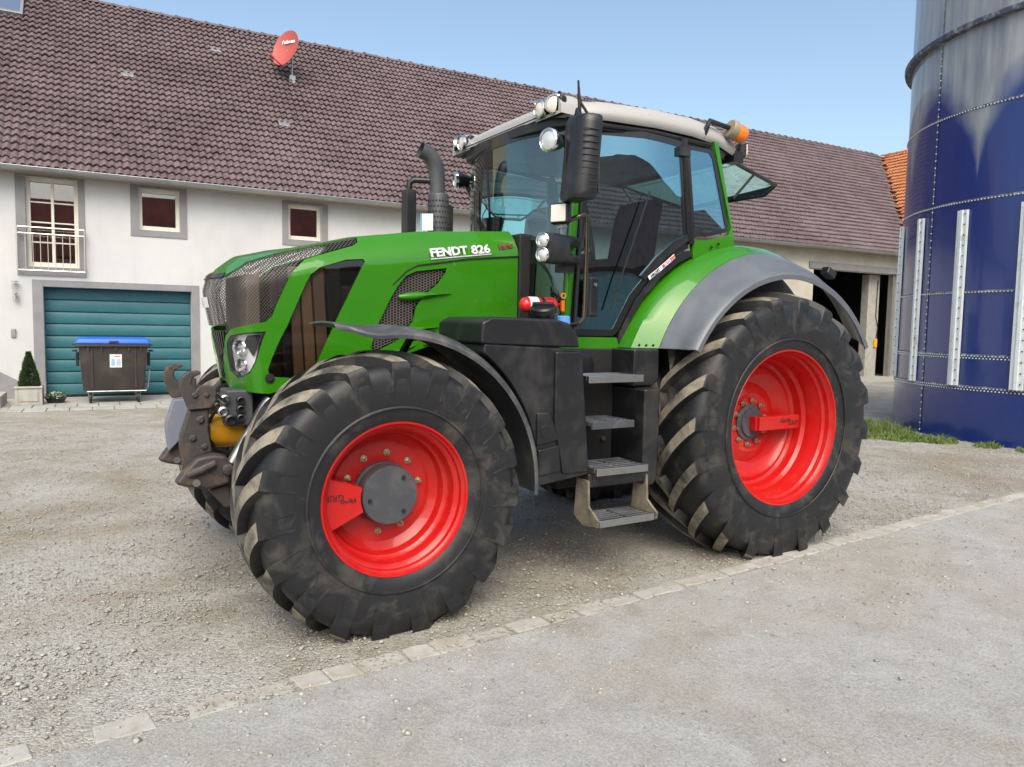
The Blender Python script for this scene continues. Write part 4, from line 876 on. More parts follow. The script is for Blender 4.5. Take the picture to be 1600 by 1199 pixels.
for sg in (-1, 1):
    ls = MB().prism(PLATE, sg*.36, sg*.28, 'y').build('linkage_plate', 'rust_iron' if sg < 0 else 'blue_grey_iron', T, bevel=.010)
    MB().prism(HOOK, sg*.385, sg*.325, 'y').build('catch_hook', 'rust_iron', ls, bevel=.014)
    MB().prism(ARM, sg*.43, sg*.34, 'y').build('lower_arm', 'rust_iron', ls, bevel=.022)
    MB().prism(LOW, sg*.38, sg*.30, 'y').build('arm_bracket', 'rust_iron', ls, bevel=.012)
    MB().lathe([(0, -.018), (.016, -.018), (.03, -.012), (.034, 0)], (-3.632, sg*.43 if sg < 0 else .43, .775), n_=16, rot=None if sg < 0 else Matrix.Rotation(math.pi, 3, 'Z')).build('arm_pin', 'rust_iron', ls)
    MB().tube([(-3.84, sg*.435, .76), (-3.77, sg*.45, .79), (-3.70, sg*.45, .82)], [.018, .022, .020], 10).build('locking_lever', 'rust_iron', ls)
    MB().tube([(-3.60, sg*.38, .80), (-3.48, sg*.37, 1.0), (-3.38, sg*.36, 1.15)], [.032, .032, .045], 12).build('lift_cylinder', 'steel', ls)
MB().tube([(-3.70, -.30, .80), (-3.70, .30, .80)], .05, 14).build('linkage_crossbeam', 'rust_iron', T, bevel=.015)
for sg in (-1, 1):
    for (x, z, r_) in ((-3.79, 1.19, .012), (-3.73, 1.19, .010), (-3.76, 1.05, .016), (-3.80, .95, .014), (-3.74, .90, .012)): MB().lathe([(0, -.014), (r_*.8, -.014), (r_, -.008), (r_*1.5, -.004), (r_*1.5, .004)], (x, sg*(.386 if z > 1.1 else .362), z), n_=6, rot=None if sg < 0 else Matrix.Rotation(math.pi, 3, 'Z')).build('plate_bolt', 'rust_iron', T, smooth=0)
    MB().tube([(-3.80, sg*.30, .72), (-3.80, sg*.47, .72)], .020, 12).build('coupling_pin', 'steel', T)
for i, (y, z) in enumerate(((-.20, 1.0), (-.14, 1.06), (.10, 1.02))): MB().tube([(-3.55, y, z+.06), (-3.66, y-.02, z+.08), (-3.72, y-.03, z-.02), (-3.66, y-.01, z-.14), (-3.5, y, z-.2)], .013, 8).build('hose', 'black_matt', T, smooth=60)
MB().tube([(-3.66, -.30, 1.13), (-3.74, -.31, 1.10), (-3.78, -.30, 1.02)], .008, 6).build('cable', 'bolt', T)
vb = MB().box((-3.545, -.24, 1.105), (.15, .20, .21)).build('valve_block', 'hub_grey', T, bevel=.015)
for (x, z, r_) in ((-3.64, 1.09, .030), (-3.63, 1.16, .026), (-3.60, 1.04, .034), (-3.545, 1.15, .024), (-3.545, 1.10, .024), (-3.545, 1.05, .024)): MB().lathe([(r_, 0), (r_, -.05), (r_*.7, -.055), (r_*.6, -.035), (0, -.035)], (x, -.32, z), n_=16).build('hydraulic_coupler', 'steel' if x < -3.6 else 'black_plastic', vb)
MB().tube([(-3.62, -.36, 1.14), (-3.68, -.38, 1.19), (-3.70, -.36, 1.12), (-3.63, -.34, 1.06)], .012, 8).build('hose', 'black_matt', vb)
MB().lathe([(.090, -.09), (.098, -.085), (.098, .10), (.085, .10), (.085, -.08)], (-3.60, -.14, .955), 'x', 32).build('shaft_guard', 'yellow', T, smooth=30)
# ---------------------------------------------------------------- fenders
def ffend(th, y):
    e = min(max((-y-.72)/.5, 0), 1); rr_ = .885+.012*math.sin(math.pi*e)-.03*max(0, e-.9)*10*.6
    if th > R_(96): rr_ += .09*((th-R_(96))/R_(16))**1.6
    return (-2.95+rr_*math.cos(th), y, ZF+rr_*math.sin(th))
mb = MB(); rows_ = []
for i in range(40):
    th = R_(-4)+R_(113)*i/39; yo = -1.225 if th < R_(96) else -1.225+.10*((th-R_(96))/R_(13))**2
    r_ = [ffend(th, yo+(-.72-yo)*j_/9) for j_ in range(10)]; cx_, cz_ = r_[0][0]+2.95, r_[0][2]-ZF
    rows_.append([(-2.95+cx_*k_, yo-d_, ZF+cz_*k_) for k_, d_ in ((.955, .022), (.975, .026), (.99, .018))]+r_)
mb.grid(rows_); ff = mb.build('front_fender', 'fender_plastic', T, smooth=40, thick=.010); flip_to(ff, (0, 0, 1)); both(ff)
for q in ([(-2.75, -.62, 1.30), (-2.7, -.80, 1.52), (-2.65, -1.0, 1.55)], [(-2.3, -.55, 1.1), (-2.28, -.8, 1.25)]): both(MB().tube(q, .022, 8).build('fender_bracket', 'black_matt', T))
CF = .95
def rf_r(y, th):
    e = min(max((math.pi*.86-th)/(math.pi*.86-math.pi*.53), 0), 1); mid_ = 1.115+.095*e
    return lerp_tab([(.60, 1.285), (.80, 1.285), (.90, 1.262), (1.0, mid_), (1.12, mid_-.055), (1.22, 1.075), (1.27, 1.055)], -y)
def rf(y, t, th_end):
    th0 = math.pi*.84
    for _ in range(6): th0 = math.pi-math.asin(.52/rf_r(y, th0))
    th = th0+(th_end-th0)*t; q = rf_r(y, th); return (q*math.cos(th), y, CF+q*math.sin(th))
def fend(name, ys, th_end, mt_, lip=False):
    mb = MB(); rows_ = []
    for i in range(49):
        r_ = [rf(y, i/48, th_end) for y in ys]
        if lip:
            x, y, z = r_[-1]; L = math.hypot(x, z-CF); r_.append((x*(L-.012)/L, y-.008, CF+(z-CF)*(L-.012)/L)); r_.append((x*(L-.045)/L, y-.004, CF+(z-CF)*(L-.045)/L))
        rows_.append(r_)
    mb.grid(rows_); o = mb.build(name, mt_, T, smooth=40, thick=.012); flip_to(o, (-.2, -.2, 1)); both(o); return o
fg = fend('rear_fender', [-.60, -.70, -.80, -.85, -.90, -.95, -.999], R_(58), 'green')
fe = fend('fender_extension', [-1.001, -1.04, -1.08, -1.12, -1.17, -1.22, -1.265], R_(31), 'grey_plastic', True)
mb = MB(); mb.grid([[(q*math.cos(a), -.615, CF+q*math.sin(a)) for a in [R_(30+125*i/30) for i in range(31)]] for q in (.45, 1.275)]); o = mb.build('fender_liner', 'black_matt', T, smooth=0, thick=.01); both(o)
lq = MB().box((.47, -1.20, 2.035), (.10, .07, .06), Matrix.Rotation(.45, 3, 'Y')).build('position_lamp', 'black_plastic', T, bevel=.012)
for x in (-1.085, -1.045, -1.005): MB().lathe([(0, -.008), (.006, -.008), (.008, 0)], (x-.02, -.93-(x+1.085)*.6, 1.49), n_=8).build('fender_rivet', 'black_matt', fg)
# ---------------------------------------------------------------- tank, steps and side boxes
A1 = [(-2.95+.925*math.cos(a), ZF+.925*math.sin(a)) for a in [R_(2)+R_(52)*i/14 for i in range(15)]]
mb = MB(); mb.prism([(-1.655, .70), (-1.735, 1.468), (-2.40, 1.50)]+A1[::-1]+[(-2.02, .66)], -1.136, -.60, 'y'); tk = mb.build('fuel_tank', 'black_plastic', T, bevel=.012, seg=3)
tt = MB().prism([(-1.745, 1.478), (-1.762, 1.545), (-1.83, 1.625), (-1.92, 1.645), (-2.36, 1.650), (-2.42, 1.62), (-2.425, 1.498)], -1.142, -.58, 'y').build('tank_cover', 'black_plastic', T, bevel=.018, seg=3)
MB().prism([(-1.665, .72), (-1.74, 1.455), (-1.93, 1.455), (-1.93, 1.05), (-1.86, .72)], -1.155, -1.125, 'y').build('tank_side_panel', 'black_plastic', tk, bevel=.012)
MB().prism([(-1.88, .93), (-1.96, 1.10), (-2.05, 1.10), (-2.05, .90)], -1.15, -1.12, 'y').build('tank_lower_panel', 'black_plastic', tk, bevel=.012)
MB().prism([(-1.87, .74), (-1.89, .90), (-2.04, .88), (-2.03, .72)], -1.152, -1.12, 'y').build('tank_lower_panel', 'black_plastic', tk, bevel=.012)
MB().lathe([(0, -.010), (.03, -.012), (.042, -.008), (.046, .0)], (-1.985, -1.145, .985), n_=24).build('tank_plug', 'black_plastic', tk)
qn = Vector((-.25, -.25, 1)).normalized().to_track_quat('Z', 'Y').to_matrix()
fn = MB().lathe([(.085, -.02), (.085, .0), (.072, .012), (.066, .02), (.066, .065)], (-1.905, -.98, 1.625), 'z', 28, rot=qn).build('filler_neck', 'black_plastic', T, smooth=30)
fc = MB().lathe([(.066, .06), (.078, .065), (.078, .095), (.070, .105), (0, .105)], (-1.905, -.98, 1.625), 'z', 28, rot=qn).build('filler_cap', 'black_plastic', fn, smooth=30)
MB().box(Vector((-1.905, -.98, 1.625))+qn @ Vector((0, 0, .113)), (.13, .022, .03), qn).build('cap_grip', 'black_plastic', fn, bevel=.006)
MB().lathe([(.05, -.02), (.05, .012), (.036, .016), (.036, .03), (0, .03)], (-1.805, -1.04, 1.585), 'z', 24).build('additive_neck', 'hub_grey', T, smooth=30)
MB().lathe([(.040, .03), (.043, .035), (.041, .075), (.034, .082), (0, .082)], (-1.805, -1.04, 1.585), 'z', 12).build('additive_cap', 'blue_cap', T, smooth=30)
fx = MB().lathe([(0, -.15), (.025, -.148), (.043, -.133), (.048, -.115), (.048, .09), (.038, .11), (.018, .12), (.018, .14)], (-1.775, -.74, 1.740), 'x', 24, rot=Matrix.Rotation(-.03, 3, 'Y')).build('fire_extinguisher', 'ext_red', T, smooth=40)
MB().lathe([(.0490, -.105), (.0490, -.035)], (-1.775, -.74, 1.740), 'x', 24).build('label_sheet', 'sticker_white', fx, smooth=60)
MB().lathe([(.0505, -.012), (.0505, .012)], (-1.775, -.74, 1.740), 'x', 24).build('strap', 'black_matt', fx, smooth=60, thick=.004)
MB().box((-1.635, -.74, 1.765), (.05, .03, .07), Matrix.Rotation(.5, 3, 'Y')).box((-1.65, -.74, 1.80), (.10, .022, .014), Matrix.Rotation(.6, 3, 'Y')).build('lever', 'black_plastic', fx, bevel=.004)
MB().box((-1.63, -.78, 1.735), (.022, .024, .075)).build('nozzle', 'amber', fx, bevel=.006)
MB().lathe([(.012, -.004), (.02, -.004), (.02, .004), (.012, .004)], (-1.64, -.80, 1.80), n_=16).build('safety_ring', 'yellow', fx, smooth=0)
# entry: housing, four treads and the swinging bottom step
mb = MB(); mb.box((-1.33, -.73, 1.0), (.66, .14, .92)); hb = mb.build('step_housing', 'black_matt', T, bevel=.01)
MB().prism([(-1.23, 1.465), (-1.01, 1.465), (-1.01, 1.26), (-1.06, 1.22), (-1.23, 1.22)], -1.03, -.66, 'y').build('rear_box', 'black_plastic', T, bevel=.015)
MB().prism([(-1.215, 1.215), (-1.08, 1.215), (-1.08, .62), (-1.12, .58), (-1.19, .58), (-1.215, .64)], -1.13, -.66, 'y').build('rear_side_panel', 'black_plastic', T, bevel=.018)
MB().lathe([(0, -.02), (.05, -.02), (.085, -.012), (.09, .0)], (-1.47, -.80, 1.345), n_=28).build('battery_cover', 'black_plastic', hb)
MB().lathe([(0, -.03), (.016, -.03), (.018, 0)], (-1.30, -.80, .86), n_=12).build('battery_switch', 'steel', hb)
MB().box((-1.42, -.98, .655), (.46, .30, .09)).build('step_beam', 'black_plastic', T, bevel=.012)
def tread(x0, x1, z, yo, yi, mt_='steel', slots=True):
    mb = MB(); mb.box(((x0+x1)/2, yo+.012, z-.018), (x1-x0, .024, .046)); mb.box(((x0+x1)/2, yi-.012, z-.018), (x1-x0, .024, .046))
    for x in (x0+.012, x1-.012, (x0+x1)/2): mb.box((x, (yo+yi)/2, z-.010), (.024, abs(yi-yo)-.05, .026))
    k_ = 6
    for i in range(1, k_): mb.box(((x0+x1)/2, yo+(yi-yo)*i/k_, z-.006), (x1-x0-.05, .010, .020))
    return mb.build('step', mt_, T, bevel=.004)
tread(-1.64, -1.20, .425, -1.24, -.99); tread(-1.64, -1.23, .735, -1.20, -.90); tread(-1.66, -1.33, 1.02, -1.17, -.88, 'hub_grey'); tread(-1.66, -1.22, 1.30, -1.12, -.86, 'steel')
mat('dust_iron', (.10, .088, .07), .8, dirt=(.26, .22, .16), dscale=5, dlo=.4, dhi=.6)
for x in (-1.655, -1.185): MB().prism([(-1.14, .66), (-1.02, .66), (-1.0, .42), (-1.10, .37), (-1.24, .39), (-1.25, .43), (-1.15, .50)], x-.008, x+.008, 'x').build('step_hanger', 'dust_iron', T, bevel=.003)
MB().box((-1.42, -1.13, .66), (.40, .012, .07)).build('step_link', 'black_plastic', T, bevel=.004)
# ---------------------------------------------------------------- cab
def sm(x): x = min(max(x, 0), 1); return x*x*(3-2*x)
def cab(x, z, out=0.): return (x, -(.715+.135*sm((x+1.55)/.75))+.035*((z-1.5)/1.45)-out, z)
DOORL = [(-1.525, 1.545), (-1.205, 1.545), (-1.17, 1.58), (-1.06, 1.80), (-.90, 1.995), (-.72, 2.11), (-.60, 2.17), (-.595, 2.28), (-.665, 2.90), (-1.0, 2.925), (-1.30, 2.92), (-1.465, 2.90)]
def inset(L, d):
    cx, cz = sum(a for a, _ in L)/len(L), sum(b_ for _, b_ in L)/len(L); out = []
    n_ = len(L); sgn = 1 if sum(L[i][0]*L[(i+1) % n_][1]-L[(i+1) % n_][0]*L[i][1] for i in range(n_)) > 0 else -1
    for i in range(n_):
        p0, p1, p2 = Vector(L[i-1]), Vector(L[i]), Vector(L[(i+1) % n_]); e1 = (p1-p0).normalized(); e2 = (p2-p1).normalized(); n1 = Vector((-e1.y, e1.x))*sgn; n2 = Vector((-e2.y, e2.x))*sgn; b_ = (n1+n2); q = p1+b_*(d/max(.35, 1+n1.dot(n2))); out.append((q.x, q.y))
    return out
def cskin(name, loops, mt_, out=0., thick=.006, par=None, mirror=True):
    o = skin(name, loops, lambda x, z: cab(x, z, out), mt_, par or T, step=.12, thick=thick); flip_to(o, (0, -1, 0))
    if mirror: mirror_copy(o, o.parent)
    return o
dg = cskin('cab_door', [DOORL, inset(DOORL, .042)], 'black_gloss', .004, .02, mirror=False); d2 = mirror_copy(dg, T)
g_ = cskin('door_pane', [inset(DOORL, .030)], 'door_glass', .0, .0, dg, mirror=False); mirror_copy(g_, d2)
QW = [(-.635, 2.885), (-.40, 2.885), (-.355, 2.84), (-.205, 2.35), (-.23, 2.31), (-.44, 2.26), (-.545, 2.265), (-.565, 2.30)]
qg = cskin('quarter_window', [QW, inset(QW, .028)], 'black_gloss', .004, .02, mirror=False); q2 = mirror_copy(qg, T)
g_ = cskin('quarter_pane', [inset(QW, .018)], 'door_glass', .0, .0, qg, mirror=False); mirror_copy(g_, q2)
o = cskin('rear_pillar', [[(-.375, 2.945), (-.335, 2.945), (-.225, 2.55), (-.165, 2.33), (-.14, 2.17), (-.23, 2.14), (-.56, 2.10), (-.57, 2.235), (-.44, 2.235), (-.21, 2.29), (-.185, 2.35), (-.345, 2.84)]], 'green', .012, .03)
o = cskin('fender_arch_trim', [[(-.60, 2.155), (-.72, 2.095), (-.90, 1.98), (-1.06, 1.785), (-1.165, 1.57), (-1.185, 1.50), (-1.15, 1.48), (-1.10, 1.62), (-1.0, 1.80), (-.86, 1.95), (-.70, 2.06), (-.56, 2.12)]], 'black_plastic', .010, .05)
for x in (-.40, -.33): MB().lathe([(0, -.008), (.010, -.008), (.012, 0)], (x, -.862, 2.19+(x+.4)*.4), n_=8).build('plug', 'black_matt', T)
o = cskin('cab_sill', [[(-1.56, 1.455), (-1.16, 1.455), (-1.185, 1.535), (-1.56, 1.535)]], 'green', .01, .10)
o = cskin('arch_cover', [[(-.55, 2.30), (-.46, 2.315), (-.50, 2.27), (-.64, 2.205), (-.80, 2.10), (-.93, 1.99), (-.99, 1.93), (-1.02, 1.96), (-.90, 2.09), (-.76, 2.20)]], 'black_plastic', .016, .03)
st = cskin('model_sticker', [[(-.97, 1.955), (-.955, 1.93), (-.735, 2.095), (-.75, 2.12)]], 'sticker_white', .020, .002, mirror=False)
cskin('sticker_field', [[(-.858, 2.035), (-.846, 2.017), (-.738, 2.0975), (-.748, 2.115)]], 'sticker_red', .0215, .001, st, mirror=False)
e_ = Vector((.222, 0, .165)).normalized(); text('lettering', 'PROFI', .034, 'ink', st, (-.954, -.866, 1.941), e_, (-.6, 0, .8), .0008, bold=.0008); text('lettering', 'PLUS', .030, 'sticker_white', st, (-.842, -.872, 2.027), e_, (-.6, 0, .8), .0008, bold=.0006)
o = MB().tube([(-1.556, -.690, 1.46), (-1.53, -.698, 1.9), (-1.50, -.700, 2.4), (-1.472, -.690, 2.94)], .032, 8).build('front_pillar', 'green', T, smooth=50); both(o)
o = MB().tube([(-1.50, -.735, 1.55), (-1.47, -.733, 2.2), (-1.445, -.715, 2.9)], .013, 8).build('door_seal', 'black_matt', T); both(o)
o = MB().tube([(-.58, -.842, 2.2), (-.615, -.830, 2.55), (-.655, -.812, 2.92)], .026, 8).build('middle_pillar', 'black_gloss', T); both(o)
def wsx(y, z): return -1.515-.165*(1-(y/.71)**2)-.055*(1-(z-1.5)/1.45)
mb = MB(); mb.grid([[(wsx(y, z), y, z) for y in [-.69+1.38*i/20 for i in range(21)]] for z in (1.50, 1.9, 2.3, 2.6, 2.925)]); ws = mb.build('windscreen', 'cab_glass', T, smooth=60)
for z0, z1 in ((1.46, 1.52), (2.88, 2.955)): MB().grid([[(wsx(y, z)-.006, y, z) for y in [-.70+1.40*i/20 for i in range(21)]] for z in (z0, z1)]).build('windscreen_band', 'black_gloss', ws, smooth=60, thick=.01)
MB().tube([(wsx(.1, 1.55)-.02, .1, 1.55), (wsx(.2, 2.0)-.025, .22, 2.0), (wsx(.36, 2.62)-.02, .36, 2.62)], .010, 6).build('wiper', 'black_matt', ws)
# roof
RT = [(-1.67, .56, 2.965, 3.005), (-1.66, .62, 2.958, 3.035), (-1.62, .68, 2.953, 3.065), (-1.52, .745, 2.95, 3.095), (-1.30, .80, 2.955, 3.122), (-.9, .815, 2.965, 3.142), (-.55, .81, 2.96, 3.142), (-.28, .79, 2.94, 3.122), (-.08, .75, 2.90, 3.075), (.02, .70, 2.875, 3.02), (.07, .62, 2.87, 2.965), (.085, .55, 2.87, 2.92)]
mb = MB(); rows_ = []
for (x, wy, zb, zt) in RT:
    h_ = zt-zb; half = [(wy-.02, zb), (wy, zb+.02), (wy+.002, zb+h_*.30), (wy-.018, zb+h_*.55), (wy-.06, zb+h_*.76), (wy-.13, zb+h_*.885), (wy-.28, zb+h_*.96), (wy*.35, zb+h_*.99), (0, zt)]
    rows_.append([(x, -a, b_) for a, b_ in half]+[(x, a, b_) for a, b_ in half[-2::-1]])
mb.grid(rows_); k_ = len(rows_[0]); mb.f.append(tuple(range(k_))); mb.m.append(0); e = (len(rows_)-1)*k_; mb.f.append(tuple(range(e, e+k_))); mb.m.append(0)
rfo = mb.build('cab_roof', 'roof_white', T, smooth=45)
mb = MB(); mb.prism([(-1.68, -.30), (-1.63, -.60), (-1.57, -.70), (-1.45, -.745), (-.9, -.775), (-.3, -.76), (.0, -.70), (.03, -.55), (.03, .55), (0, .70), (-.3, .76), (-.9, .775), (-1.45, .745), (-1.57, .70), (-1.63, .60), (-1.68, .30)], 2.90, 2.972, 'z'); mb.build('roof_frame', 'black_plastic', T, bevel=.01)
for s in (-1, 1): MB().tube([(-1.45, s*.752, 2.925), (-.9, s*.785, 2.938), (-.35, s*.765, 2.93)], .016, 8).build('roof_rail', 'black_plastic', T)
# lamps
def lamp(name, c_, d, r_, depth, par, lens='lamp_lens', body='black_plastic', scallop=True):
    q = Vector(d).normalized().to_track_quat('Z', 'Y').to_matrix(); c_ = Vector(c_)
    o = MB().lathe([(0, -depth), (r_*.55, -depth), (r_*.9, -depth*.45), (r_, -.01), (r_, .012)], c_, 'z', 28, rot=q).build(name, body, par, smooth=40)
    MB().lathe([(r_*1.0, -.012), (r_*1.07, -.008), (r_*1.07, .014), (r_*.93, .020), (r_*.88, .012)], c_, 'z', 28, rot=q).build('bezel', 'chrome', o, smooth=30)
    MB().lathe([(r_*.9, .008), (r_*.6, .016), (0, .019)], c_, 'z', 28, rot=q).build('lens', lens, o, smooth=60); return o
def pod(s):
    mb = MB(); rows_ = []
    for i in range(9):
        t = i/8; x = -1.665+.40*t; k_ = math.sin(math.pi*min(.5, .30+t*.3))*(1-.75*max(0, t-.35)/.65); r_ = []
        for j_ in range(13):
            a = math.pi*j_/12; r_.append((x, s*(.615+.150*math.cos(a)*(1-.2*t)), 2.955+(.165*math.sin(a)**.7)*k_))
        rows_.append(r_)
    mb.grid(rows_); mb.f.append(tuple(range(13))); mb.m.append(0); p_ = mb.build('roof_light_pod', 'roof_white', T, smooth=50)
    MB().box((-1.635, s*.615, 3.015), (.06, .27, .12)).build('lamp_recess', 'black_plastic', p_, bevel=.02)
    lamp('roof_lamp', (-1.685, s*.555, 3.02), (-1, s*.05, -.05), .056, .05, T, 'led_lens'); lamp('roof_lamp', (-1.665, s*.685, 3.025), (-.80, s*.60, -.05), .058, .05, T, 'led_lens')
pod(-1); pod(1)
for s, q in ((-1, 0.), (1, .31)):
    a_ = MB().tube([(-1.48, s*.70, 2.85), (-1.48, s*.72, 2.83), (-1.62+q*.6, s*.84, 2.82), (-1.77+q, s*.93, 2.76+q*.15), (-1.62+q*.6, s*.84, 2.66), (-1.48, s*.72, 2.66), (-1.48, s*.70, 2.64)], .024, 8).build('lamp_arm', 'black_plastic', T)
    lamp('work_lamp', (-1.855+q, s*.92, 2.725+q*.25), (-.95, s*.30, -.05), .066, .11, T)
# mirror and its arm, aerial
mr = MB(); rows_ = []
C_ = Vector((-1.755, -1.10, 2.59))
for (z, k_) in ((-.242, .90), (-.225, .98), (-.20, 1.), (.20, .98), (.235, .95), (.250, .86)):
    lean = .018*z/.23; rows_.append([(C_.x+lean+a*k_, C_.y+b_*k_, C_.z+z) for a, b_ in ((-.055, .095), (-.070, .07), (-.072, -.04), (-.055, -.085), (-.02, -.115), (.04, -.125), (.062, -.118), (.066, .095))])
mr.grid(rows_, closed=True); mr.f += [tuple(range(8))[::-1], tuple(range(40, 48))]; mr.m += [0, 0]; mo = mr.build('rear_mirror', 'black_plastic', T, smooth=50, bevel=.006)
for i in range(10): MB().tube([(C_.x-.052, C_.y-.092, C_.z-.175+i*.037), (C_.x-.02, C_.y-.116, C_.z-.178+i*.037), (C_.x+.04, C_.y-.1265, C_.z-.178+i*.037)], .0035, 5).build('mirror_rib', 'black_matt', mo)
MB().tube([(C_.x-.073, C_.y+.045, C_.z-.20), (C_.x-.073, C_.y+.045, C_.z+.21)], .004, 6).build('mirror_joint', 'black_matt', mo)
MB().box((C_.x+.068, C_.y-.01, C_.z), (.006, .18, .40)).build('mirror_glass', 'chrome', mo, smooth=0)
MB().tube([(-1.50, -.73, 2.88), (-1.62, -.86, 2.885), (-1.72, -1.02, 2.90), (-1.74, -1.06, 2.84), (-1.74, -1.06, 2.78)], .017, 8).build('mirror_arm', 'black_plastic', T)
MB().tube([(-1.71, -1.03, 2.84), (-1.72, -1.03, 2.96), (-1.73, -1.03, 3.07)], [.012, .010, .006], 8).tube([(-1.72, -1.03, 2.955), (-1.64, -1.06, 2.84)], .009, 6).build('aerial', 'black_matt', T)
# handrail with lamps on its bracket
MB().tube([(-1.77, -.95, 2.235), (-1.70, -.98, 2.265), (-1.645, -1.0, 2.29), (-1.622, -1.0, 2.28), (-1.615, -1.0, 2.24), (-1.615, -1.0, 1.74), (-1.62, -1.0, 1.66), (-1.64, -.98, 1.62), (-1.70, -.90, 1.605), (-1.72, -.80, 1.60)], .0155, 12).build('handrail', 'rail_dark', T, smooth=60)
sq = MB().box((-1.80, -.98, 2.285), (.05, .135, .130), Matrix.Rotation(.35, 3, 'Z')).build('work_lamp', 'black_plastic', T, bevel=.018)
MB().box((-1.826, -.990, 2.285), (.010, .108, .104), Matrix.Rotation(.35, 3, 'Z')).build('lens', 'led_lens', sq, bevel=.012)
MB().tube([(-1.785, -.975, 2.225), (-1.78, -.97, 2.15)], .013, 8).box((-1.785, -.975, 2.205), (.03, .07, .012)).build('lamp_foot', 'steel', sq)
hb_ = MB(); rows_ = []
for (t, ry, rz) in ((0, .050, .093), (.06, .052, .095), (.12, .048, .09), (.17, .040, .078)):
    rows_.append([(-1.925+t, -1.0+t*.1+ry*math.copysign(abs(math.cos(a))**.7, math.cos(a)), 2.07+rz*math.copysign(abs(math.sin(a))**.8, math.sin(a))) for a in [2*math.pi*i/20 for i in range(20)]])
hb_.grid(rows_, closed=True); hb_.f += [tuple(range(20)), tuple(range(60, 80))[::-1]]; hb_.m += [0, 0]; hx = hb_.build('headlamp_unit', 'black_plastic', T, smooth=50)
for z in (2.113, 2.027): lamp('lamp_insert', (-1.935, -1.0, z), (-1, -.35, 0), .044, .03, hx)
for z in (2.125, 2.015): MB().tube([(-1.78, -.985, z), (-1.68, -.96, z+.004), (-1.62, -.90, z)], [.034, .03, .028], 12).build('lamp_bracket', 'black_plastic', hx, smooth=60)
MB().tube([(-1.62, -.90, 2.14), (-1.60, -.80, 2.14), (-1.53, -.73, 2.14)], .03, 8).tube([(-1.62, -.90, 2.01), (-1.60, -.80, 2.01), (-1.53, -.73, 2.01)], .03, 8).box((-1.72, -.92, 1.965), (.12, .04, .06)).build('bracket_arm', 'black_plastic', T)
# beacon, rear lamp, opened rear window
bc = MB().tube([(-.44, -.775, 2.97), (-.43, -.80, 3.03), (-.40, -.80, 3.09), (-.20, -.80, 3.07)], [.022, .020, .018, .018], 10).build('beacon_arm', 'black_plastic', T)
qb = Vector((1, -.10, -.30)).normalized().to_track_quat('Z', 'Y').to_matrix()
MB().lathe([(0, 0), (.060, 0), (.068, .012), (.068, .05), (.056, .065), (0, .065)], (-.20, -.80, 3.07), 'z', 24, rot=qb).build('beacon_base', 'beacon_base', bc, smooth=35)
MB().lathe([(.060, .055), (.064, .065), (.064, .12), (.055, .145), (.03, .160), (0, .163)], (-.20, -.80, 3.07), 'z', 24, rot=qb).build('beacon_lens', 'amber', bc, smooth=50)
rl_ = MB().box((.035, -.70, 2.955), (.06, .11, .11), Matrix.Rotation(-.5, 3, 'Z')).build('rear_work_lamp', 'black_plastic', T, bevel=.015); MB().box((.068, -.718, 2.955), (.01, .085, .08), Matrix.Rotation(-.5, 3, 'Z')).build('lens', 'led_lens', rl_, bevel=.008)
MB().tube([(-.02, -.66, 2.93), (.03, -.69, 2.90), (.035, -.70, 2.92)], .02, 8).box((-.03, -.70, 2.895), (.10, .10, .08)).build('lamp_bracket', 'black_plastic', rl_, bevel=.01)
o = cskin('wing_lamp', [[(-.72, 2.80), (-.62, 2.80), (-.62, 2.86), (-.72, 2.86)]], 'black_plastic', .03, .05, mirror=False)
WR = [(.0, -.64, 2.89), (.57, -.60, 2.775), (.64, -.44, 2.725), (.64, .44, 2.725), (.57, .60, 2.775), (.0, .64, 2.89)]
mb = MB(); mb.add(WR, [tuple(range(6))]); rwn = mb.build('rear_window', 'rear_glass', T, smooth=0)
MB().tube(WR+[WR[0]], .016, 8).build('window_frame', 'black_gloss', rwn)
MB().tube([(.30, -.60, 2.82), (.02, -.66, 2.60)], .010, 6).build('gas_strut', 'black_matt', rwn)
MB().box((-.08, 0, 1.85), (.06, 1.36, .70)).build('cab_rear_panel', 'cab_grey', T, bevel=.02)
# cab inside
MB().box((-.85, 0, 1.42), (1.40, 1.34, .08)).build('cab_floor', 'cab_grey', T, bevel=.01)
MB().box((-.62, .0, 1.62), (.50, 1.30, .34)).build('seat_base', 'cab_grey', T, bevel=.04)
se = MB().prism([(-.88, 1.92), (-.90, 2.0), (-.84, 2.03), (-.50, 2.0), (-.44, 1.90)], -.27, .27, 'y').build('driver_seat', 'seat_cloth', T, bevel=.04)
MB().prism([(-.52, 1.96), (-.42, 2.50), (-.36, 2.64), (-.28, 2.62), (-.33, 2.40), (-.40, 1.92)], -.25, .25, 'y').build('backrest', 'seat_cloth', se, bevel=.05); MB().box((-.66, .36, 2.13), (.42, .12, .09)).build('armrest', 'seat_cloth', se, bevel=.03)
dsh = MB().prism([(-1.50, 1.46), (-1.28, 1.46), (-1.22, 1.95), (-1.30, 2.10), (-1.46, 2.06)], -.24, .24, 'y').build('dashboard', 'black_plastic', T, bevel=.03)
sw_ = MB().lathe([(.19+.016*math.cos(a), .016*math.sin(a)) for a in [2*math.pi*i/8 for i in range(9)]], (-1.17, 0, 2.14), 'z', 32, rot=Matrix.Rotation(-.6, 3, 'Y')).build('steering_wheel', 'black_matt', T, smooth=60)
MB().tube([(-1.30, 0, 2.0), (-1.17, 0, 2.13)], .03, 8).box((-1.17, 0, 2.135), (.05, .36, .02), Matrix.Rotation(-.6, 3, 'Y')).build('steering_column', 'black_matt', sw_)
